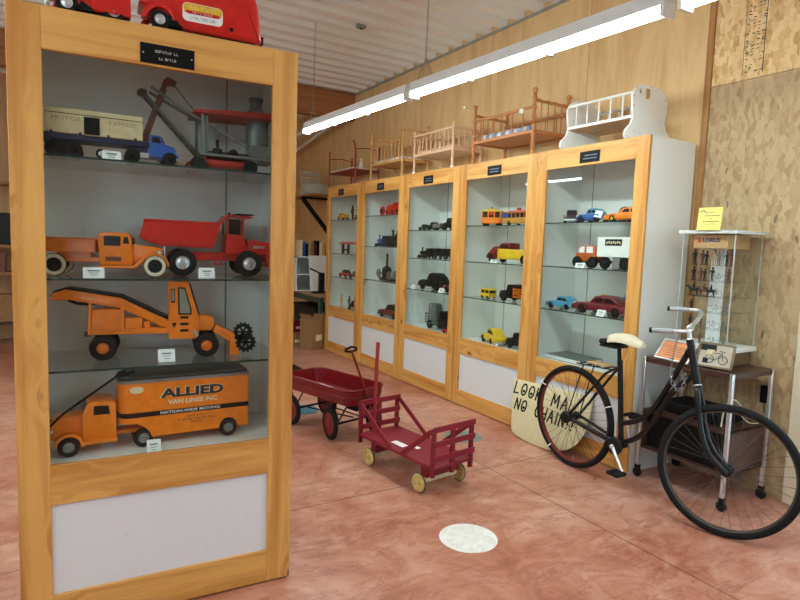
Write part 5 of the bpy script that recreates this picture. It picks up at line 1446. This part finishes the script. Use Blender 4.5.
t, p, M = frame(on_cart(.395, .0, .803), -PI / 2 - .12, .68, .25, .15, M_chrome, paint('copper_plaque', rgb(214, 140, 92), .35, .3, .06), 'framed_plaque', 'chrome-framed copper plaque leaning back on the cart')
m = MB()
for k in range(5):
    m.span((-.07, -.0026, .035 + .016 * k), (.07 - .01 * (k % 3), -.002, .039 + .016 * k))
m.xform(M); m.build('engraving', M_brown, p)
t, p, M = frame(on_cart(.145, -.04, .805), -PI / 2 + .18, .34, .2, .15, paint('bronze_frame', rgb(128, 110, 82), .4, .2), paint('sepia_photo', rgb(198, 188, 172), .3, 0, .08), 'framed_photograph', 'tan-framed photograph of a bicycle leaning on the cart')
m = MB().span((-.086, -.0026, .1), (.0, -.002, .136)); 
for x in (-.03, .045):
    m.ring((x, -.0026, .052), (0, 1, 0), .024, .0022, 0, 22, 5)
m.tube([(-.03, -.0028, .052), (-.012, -.0028, .09), (.035, -.0028, .092), (.045, -.0028, .052)], .002, 5).tube([(-.03, -.0028, .052), (.005, -.0028, .05), (.036, -.0028, .092)], .002, 5).tube([(.02, -.0028, .105), (.05, -.0028, .1)], .002, 5)
m.box((-.05, -.0026, .04), (.03, .0008, .03)); m.xform(M); m.build('photo_subject', M_iron, p)
m = MB().span((-.05, -.0034, .068), (-.008, -.0028, .108)); m.xform(M); m.build('photo_sign', M_cream, p)

# ------------------------------------------------------------------ red steel wagon
WD = Vector((.259, -.966, 0)); WA = math.atan2(WD.y, WD.x)
wag = thing('wagon', 'red steel pull wagon with a folded handle behind the red slatted cart', 'wagon', (2.01, 3.68, 0), WA)
# local x forward, y left; body from x=-.80..-.02
def rr_plan(x0, x1, y0, y1, r, n=5):
    o = []
    for cx, cy, a in ((x1 - r, y1 - r, 0), (x0 + r, y1 - r, PI / 2), (x0 + r, y0 + r, PI), (x1 - r, y0 + r, 1.5 * PI)):
        o += [(cx + r * math.cos(a + PI / 2 * k / n), cy + r * math.sin(a + PI / 2 * k / n)) for k in range(n + 1)]
    return o
m = MB(); bm = m.bm
outer = rr_plan(-.80, .0, -.19, .19, .08); outl = rr_plan(-.785, -.015, -.175, .175, .07); inn = rr_plan(-.792, -.008, -.182, .182, .075); inl = rr_plan(-.78, -.02, -.17, .17, .066)
def ringv(pl, z): return [bm.verts.new((x, y, z)) for x, y in pl]
A_, B_, C_, D_ = ringv(outl, .285), ringv(outer, .40), ringv(inn, .40), ringv(inl, .29)
n = len(A_)
for P_, Q_ in ((A_, B_), (B_, C_), (C_, D_)):
    for k in range(n):
        bm.faces.new((P_[k], P_[(k + 1) % n], Q_[(k + 1) % n], Q_[k]))
bm.faces.new(list(reversed(A_))); bm.faces.new(D_)
m.tube([(x, y, .40) for x, y in outer], .008, 8, 0, True)
m.tube([(x * 1.0, y * 1.015, .345) for x, y in rr_plan(-.795, -.005, -.186, .186, .078)], .004, 6, 0, True)
m.build('wagon_body', M_crimson, wag)
m = MB()
for x in (-.70, -.17):
    m.tube([(x, -.19, .122), (x, .19, .122)], .009, 8)
    for y in (-.13, .13):
        m.tube([(x - .09, y, .285), (x, y * 1.05, .14), (x + .09, y, .285)], .006, 6)
m.tube([(-.62, -.08, .14), (-.13, -.03, .16)], .006, 6); m.tube([(-.62, .08, .14), (-.13, .03, .16)], .006, 6)
m.box((-.13, 0, .25), (.12, .1, .06)); m.build('undercarriage', M_iron, wag)
for x in (-.70, -.17):
    for s in (-1, 1):
        wo_ = wheel(wag, x, s * .185, .122, .122, .026, hub=M_crimson, hr=.8, label=None)
        if x > -.3:
            TM = Matrix.Translation((x, 0, 0)) @ Matrix.Rotation(-.25, 4, 'Z') @ Matrix.Translation((-x, 0, 0))
            for q_ in [wo_] + list(wo_.children): q_.data.transform(TM)
m = MB().tube([(-.02, 0, .2), (.03, 0, .25), (.0, -.06, .45), (-.03, -.15, .69)], .009, 10).tube([(-.02, -.03, .22), (.03, 0, .25)], .008, 8); h = m.build('handle', M_crimson, wag)
m = MB().tube([(-.035, -.205, .695), (-.03, -.21, .71), (-.035, -.15, .722), (-.035, -.1, .71), (-.04, -.095, .695), (-.04, -.15, .685)], .009, 8, 0, True); m.build('grip', M_black, h)

# ------------------------------------------------------------------ red slatted wooden cart
ct = thing('toy_stake_cart', 'small red slatted wooden cart with cream wheels in front of the steel wagon', 'toy cart', (1.995, 3.04, 0), -PI / 2 + .13)
# local x toward the viewer (-Y), y toward +X wall; x -.37..+.38, y -.165..+.165
m = MB().span((-.37, -.165, .165), (.38, .165, .185), 0, .002); m.build('bed', M_cartred, ct)
m = MB()
for k, x in enumerate((.06, .15, .24)):
    m.box((-.05, -.07 + .0, .1856), (.12, .05, .0008)) if k == 0 else None
m.box((.06, -.02, .1857), (.06, .035, .0008)); m.build('paper_label', M_card, ct)
def gate(x, h0, h1, n, par):
    m = MB()
    for y in (-.155, -.0, .155):
        m.span((x - .01, y - .014, .12), (x + .01, y + .014, h1), 0, .002)
    for k in range(n):
        zz = h0 + (h1 - .02 - h0) * k / (n - 1)
        m.span((x + .01, -.17, zz), (x + .022, .17, zz + .034), 0, .002)
    m.build('end_gate', M_cartred, par)
gate(.365, .215, .41, 3, ct); gate(-.365, .215, .40, 3, ct)
for y in (-.162, .162):
    m = MB()
    for a, b in (((-.35, .385), (-.02, .18)), ((.35, .39), (.09, .18))):
        d = Vector((b[0] - a[0], 0, b[1] - a[1]))
        m.box(((a[0] + b[0]) / 2, y, (a[1] + b[1]) / 2), (d.length, .012, .03), 0, Euler((0, -math.atan2(d.z, d.x), 0)), .002)
    m.build('side_brace', M_cartred, ct)
for x in (.262, -.245):
    m = MB().span((x - .03, -.13, .085), (x + .03, .13, .165), 0, .003); m.build('axle_block', M_cartred, ct)
    MB().cyl((x, -.175, .058), (x, .175, .058), .007, 0, 10).span((x - .012, -.13, .05), (x + .012, .13, .09), 0, .002).build('axle', M_cream, ct)
    for s in (-1, 1):
        m = MB().ring((x, s * .165, .058), (0, 1, 0), .046, .012, 0, 26, 8).lathe((x, s * .165, .058), (0, 1, 0), [(0, -.014), (.012, -.014), (.014, -.006), (.014, .006), (.012, .014), (0, .014)], 0, 14)
        m.lathe((x, s * .165, .058), (0, 1, 0), [(.01, -.004), (.042, -.003), (.042, .003), (.01, .004)], 0, 20, True)
        o = m.build('wheel', M_wheelyellow, ct)
        MB().ring((x, s * .165, .058), (0, 1, 0), .0555, .0045, 0, 28, 6).build('tyre', M_iron, o)
m = MB().cyl((-.345, -.06, .187), (-.345, -.045, .80), .013, 0, 12); m.build('upright_pole', M_redmetal, ct)

# ------------------------------------------------------------------ floor markers
GS = 'round floor markers'
def spot(x, y, r, mat, label):
    o = MB().lathe((0, 0, 0), (0, 0, 1), [(0, 0), (r, 0), (r, .0012), (0, .0012)], 0, 48).build('floor_marker', mat); o.location = (x, y, .0003)
    tag(o, label, 'floor marker', GS)
t_ = NT('scuffed_white_marker'); nz = t_.noise(t_.coords('Object'), 14, 5, .65, 1.5)
M_spot = t_.bsdf(t_.ramp(nz.outputs[0], [(.3, rgb(216, 206, 200)), (.5, rgb(234, 230, 226)), (.7, rgb(242, 240, 238))]), .45)
M_spotblue = paint('teal_marker', rgb(70, 118, 140), .5, 0, .15)
spot(1.79, 2.185, .147, M_spot, 'white scuffed round marker on the open floor')
spot(2.735, 3.46, .147, paint('grey_green_marker', rgb(120, 138, 132), .5, 0, .15), 'grey-green round marker on the floor behind the slatted cart')
spot(1.88, 4.65, .147, M_spotblue, 'teal round marker on the floor under the steel wagon')
spot(2.46, 6.05, .147, M_spotblue, 'teal round marker on the floor beyond the steel wagon')
t = thing('floor_mat', 'dark rubber mat on the floor beyond the steel wagon', 'mat', (1.75, 6.3, 0), 0)
MB().span((-.9, -.45, 0), (.75, .5, .012), 0, .004).build('mat_sheet', M_black, t)

# ------------------------------------------------------------------ workbench corner past the row
wb = thing('workbench', 'workbench with green steel legs past the far end of the cabinets', 'workbench', (3.5, 8.1, 0), 0)
MB().span((-.26, -.66, .70), (.25, .8, .735), 0, .003).build('bench_top', paint('worn_bench_top', rgb(168, 140, 108), .6), wb)
for x in (-.22, .2):
    for y in (-.62, .76):
        MB().span((x - .03, y - .03, 0), (x + .03, y + .03, .70), 0, .004).build('leg', M_green, wb)
MB().span((-.24, -.62, .62), (-.2, .76, .70)).span((.18, -.62, .62), (.22, .76, .70)).build('bench_rail', M_green, wb)
BT = .735
t = thing('shelf_unit', 'white open shelf unit standing on the workbench', 'shelf unit', (3.42, 8.45, BT), 0)
m = MB().span((-.25, -.28, 0), (-.23, .28, .52)).span((.21, -.28, 0), (.23, .28, .52)).span((-.25, -.28, .5), (.23, .28, .52)).span((-.23, -.28, .24), (.21, .28, .255)).span((-.23, -.28, 0), (.21, .28, .015)).span((-.23, .265, .015), (.21, .28, .5)); m.build('shelf_case', M_white, t)
t = thing('white_board', 'white board leaning on the workbench beside the last cabinet', 'board', (3.53, 8.02, BT), 0)
MB().box((0, .06, .27), (.36, .012, .54), 0, Euler((-.2, 0, 0))).build('board_sheet', M_white, t); MB().box((0, .054, .27), (.3, .006, .46), 0, Euler((-.2, 0, 0))).build('board_face', M_card, t)
t = thing('black_tool', 'black upright cast tool on the workbench', 'tool', (3.36, 7.75, BT), 0)
MB().span((-.1, -.05, 0), (.1, .05, .03), 0, .004).span((.0, -.03, .03), (.08, .03, .3), 0, .008).tube([(.04, 0, .28), (-.14, 0, .36)], .012, 8).build('tool_body', M_iron, t)
MB().lathe((.04, -.032, .2), (0, -1, 0), [(.03, 0), (.03, .02), (0, .025)], 0, 14).build('knob', M_iron, t)
t = thing('red_clamp', 'dark red small vise at the near end of the workbench', 'vise', (3.55, 7.52, BT), 0)
MB().span((-.07, -.05, 0), (.07, .05, .02), 0, .003).span((-.05, -.04, .02), (.0, .04, .09), 0, .006).span((.02, -.04, .03), (.06, .04, .09), 0, .006).build('vise_body', M_maroon, t); MB().cyl((-.12, 0, .05), (.05, 0, .05), .009).cyl((-.12, -.05, .05), (-.12, .05, .05), .005).build('screw', M_steel, t)
bt = BT + .52
cols = [M_yellow, M_card, M_black, M_maroon, M_greymetal, M_tan, M_iron, M_blue, M_cream]
for k in range(9):
    h = .19 + .05 * ((k * 7) % 3) / 2
    o = thing('book', '%s upright book on the white shelf unit, %s from the wall end' % (['yellow', 'white', 'black', 'maroon', 'grey', 'tan', 'dark', 'blue', 'cream'][k], ['first', 'second', 'third', 'fourth', 'fifth', 'sixth', 'seventh', 'eighth', 'ninth'][k]), 'book', (3.62 - .045 * k, 8.2, bt), 0, 'books on the white shelf unit')
    MB().span((-.019, 0, 0), (-.016, .15, h)).span((.016, 0, 0), (.019, .15, h)).span((-.019, -.003, 0), (.019, .0, h)).build('cover', cols[k], o)
    MB().span((-.016, .002, .003), (.016, .146, h - .003)).build('pages', M_card, o)
t = thing('shade_filler', 'dark crate added to deepen the shade under the workbench', 'filler', (3.52, 8.1, 0), 0)  # dark block added to deepen the shade below the bench top
MB().span((-.2, -.35, 0), (.2, .5, .5), 0, .004).build('filler_body', M_iron, t); MB().span((-.21, -.36, .5), (.21, .51, .53), 0, .003).build('lid', M_black, t)
# bracketed shelf with a slatted doll bench
sh = thing('bracket_shelf', 'wooden wall shelf on a black diagonal bracket past the cabinet row', 'wall shelf', (XW, 8.2, 2.16), 0)
MB().span((-.56, -.55, -.025), (0, .6, 0), 0, .004).build('shelf_board', M_trimwood, sh)
for y in (-.05,):
    MB().tube([(-.53, y, -.045), (-.03, y, -.62)], .042, 4).span((-.55, y - .02, -.05), (-.0, y + .02, -.025)).span((-.03, y - .02, -.68), (0, y + .02, -.025)).build('bracket', M_black, sh)
db = thing('doll_bench', 'weathered grey slatted doll bench on the bracket shelf', 'doll bench', (3.44, 8.2, 2.16), 0)
M_weather = paint('weathered_grey_wood', rgb(186, 184, 170), .7, 0, .1)
m = MB().prism([(-.15, .0), (-.19, .02), (-.14, .17), (.14, .17), (.19, .02), (.15, .0)], -.13, .12, 0, .006); m.build('skirted_seat', M_weather, db)
m = MB()
for k in range(3):
    m.box((0, .11, .215 + .055 * k), (.30, .015, .032), 0, None, .004)
m.prism([(-.15, .33), (-.1, .37), (-.05, .36), (0, .385), (.05, .36), (.1, .37), (.15, .33)], .1, .116, 0, .003)
m.span((-.155, .1, .15), (-.13, .12, .35)).span((.13, .1, .15), (.155, .12, .35)); m.build('slatted_back', M_weather, db)
# cartons under the bench
def carton(loc, rz, w, d, h, label, mat=None, flaps=True):
    t = thing('cardboard_carton', label, 'carton', loc, rz, 'cartons under the workbench')
    MB().span((-w / 2, -d / 2, 0), (w / 2, d / 2, h), 0, .003).build('carton_body', mat or M_carton, t)
    if flaps:
        MB().box((-w * .28, -d / 2 - .01, h + .04), (w * .4, .004, .1), 0, Euler((.3, .2, 0))).box((w * .25, -d / 2 + .01, h + .035), (w * .4, .004, .09), 0, Euler((-.2, -.25, 0))).box((-w / 2, 0, h + .03), (.004, d * .9, .08), 0, Euler((0, -.4, 0))).build('flap', mat or M_carton, t)
    MB().span((-w * .2, -d / 2 - .0008, h * .3), (w * .25, -d / 2, h * .5)).build('box_label', M_cream, t)
carton((3.13, 7.40, 0), .3, .24, .26, .42, 'tall open carton leaning by the green bench leg')
carton((2.98, 7.72, 0), .1, .22, .24, .2, 'low carton beside the tall open carton', None, False)
carton((2.99, 7.72, .202), .2, .17, .18, .16, 'dark red box resting on the low carton', M_maroon, False)
# dark storage rack in the strip left of the big cabinet
rk = thing('storage_rack', 'dark storage rack far behind the big front cabinet', 'rack', (-.75, 9.2, 0), 0)
for z in (.3, .95, 1.3, 2.1):
    MB().span((-.9, -.25, z - .03), (.65, .25, z), 0).build('rack_shelf', M_trimwood if z > .9 else M_walnut, rk)
for x in (-.88, .63):
    for y in (-.23, .23):
        MB().span((x - .02, y - .02, 0), (x + .02, y + .02, 2.3)).build('upright', M_iron, rk)
for k, (x, z, w_, h_, mm, lb) in enumerate(((-.45, 1.3, .3, .4, M_iron, 'dark box on the upper shelf of the far storage rack'), (-.6, .95, .3, .25, M_brown, 'brown box on the middle shelf of the far storage rack'), (-.45, .3, .3, .35, M_carton, 'carton on the bottom shelf of the far storage rack'))):
    t = thing('storage_box', lb, 'box', (x, 9.15, z + .002), 0); MB().span((-w_ / 2, -.15, 0), (w_ / 2, .15, h_), 0, .004).build('box_body', mm, t); MB().span((-w_ / 2 - .004, -.154, h_ - .05), (w_ / 2 + .004, .154, h_ + .004), 0, .003).build('lid', mm, t)
t = thing('junction_box', 'small grey electrical box on the ribbed ceiling', 'electrical box', (2.65, 5.229, CEIL - .032), 0)
MB().span((-.045, -.03, -.04), (.045, .03, .001), 0, .004).build('box_body', M_standard, t); MB().cyl((0, 0, -.048), (0, 0, -.04), .012).build('knockout', M_iron, t)
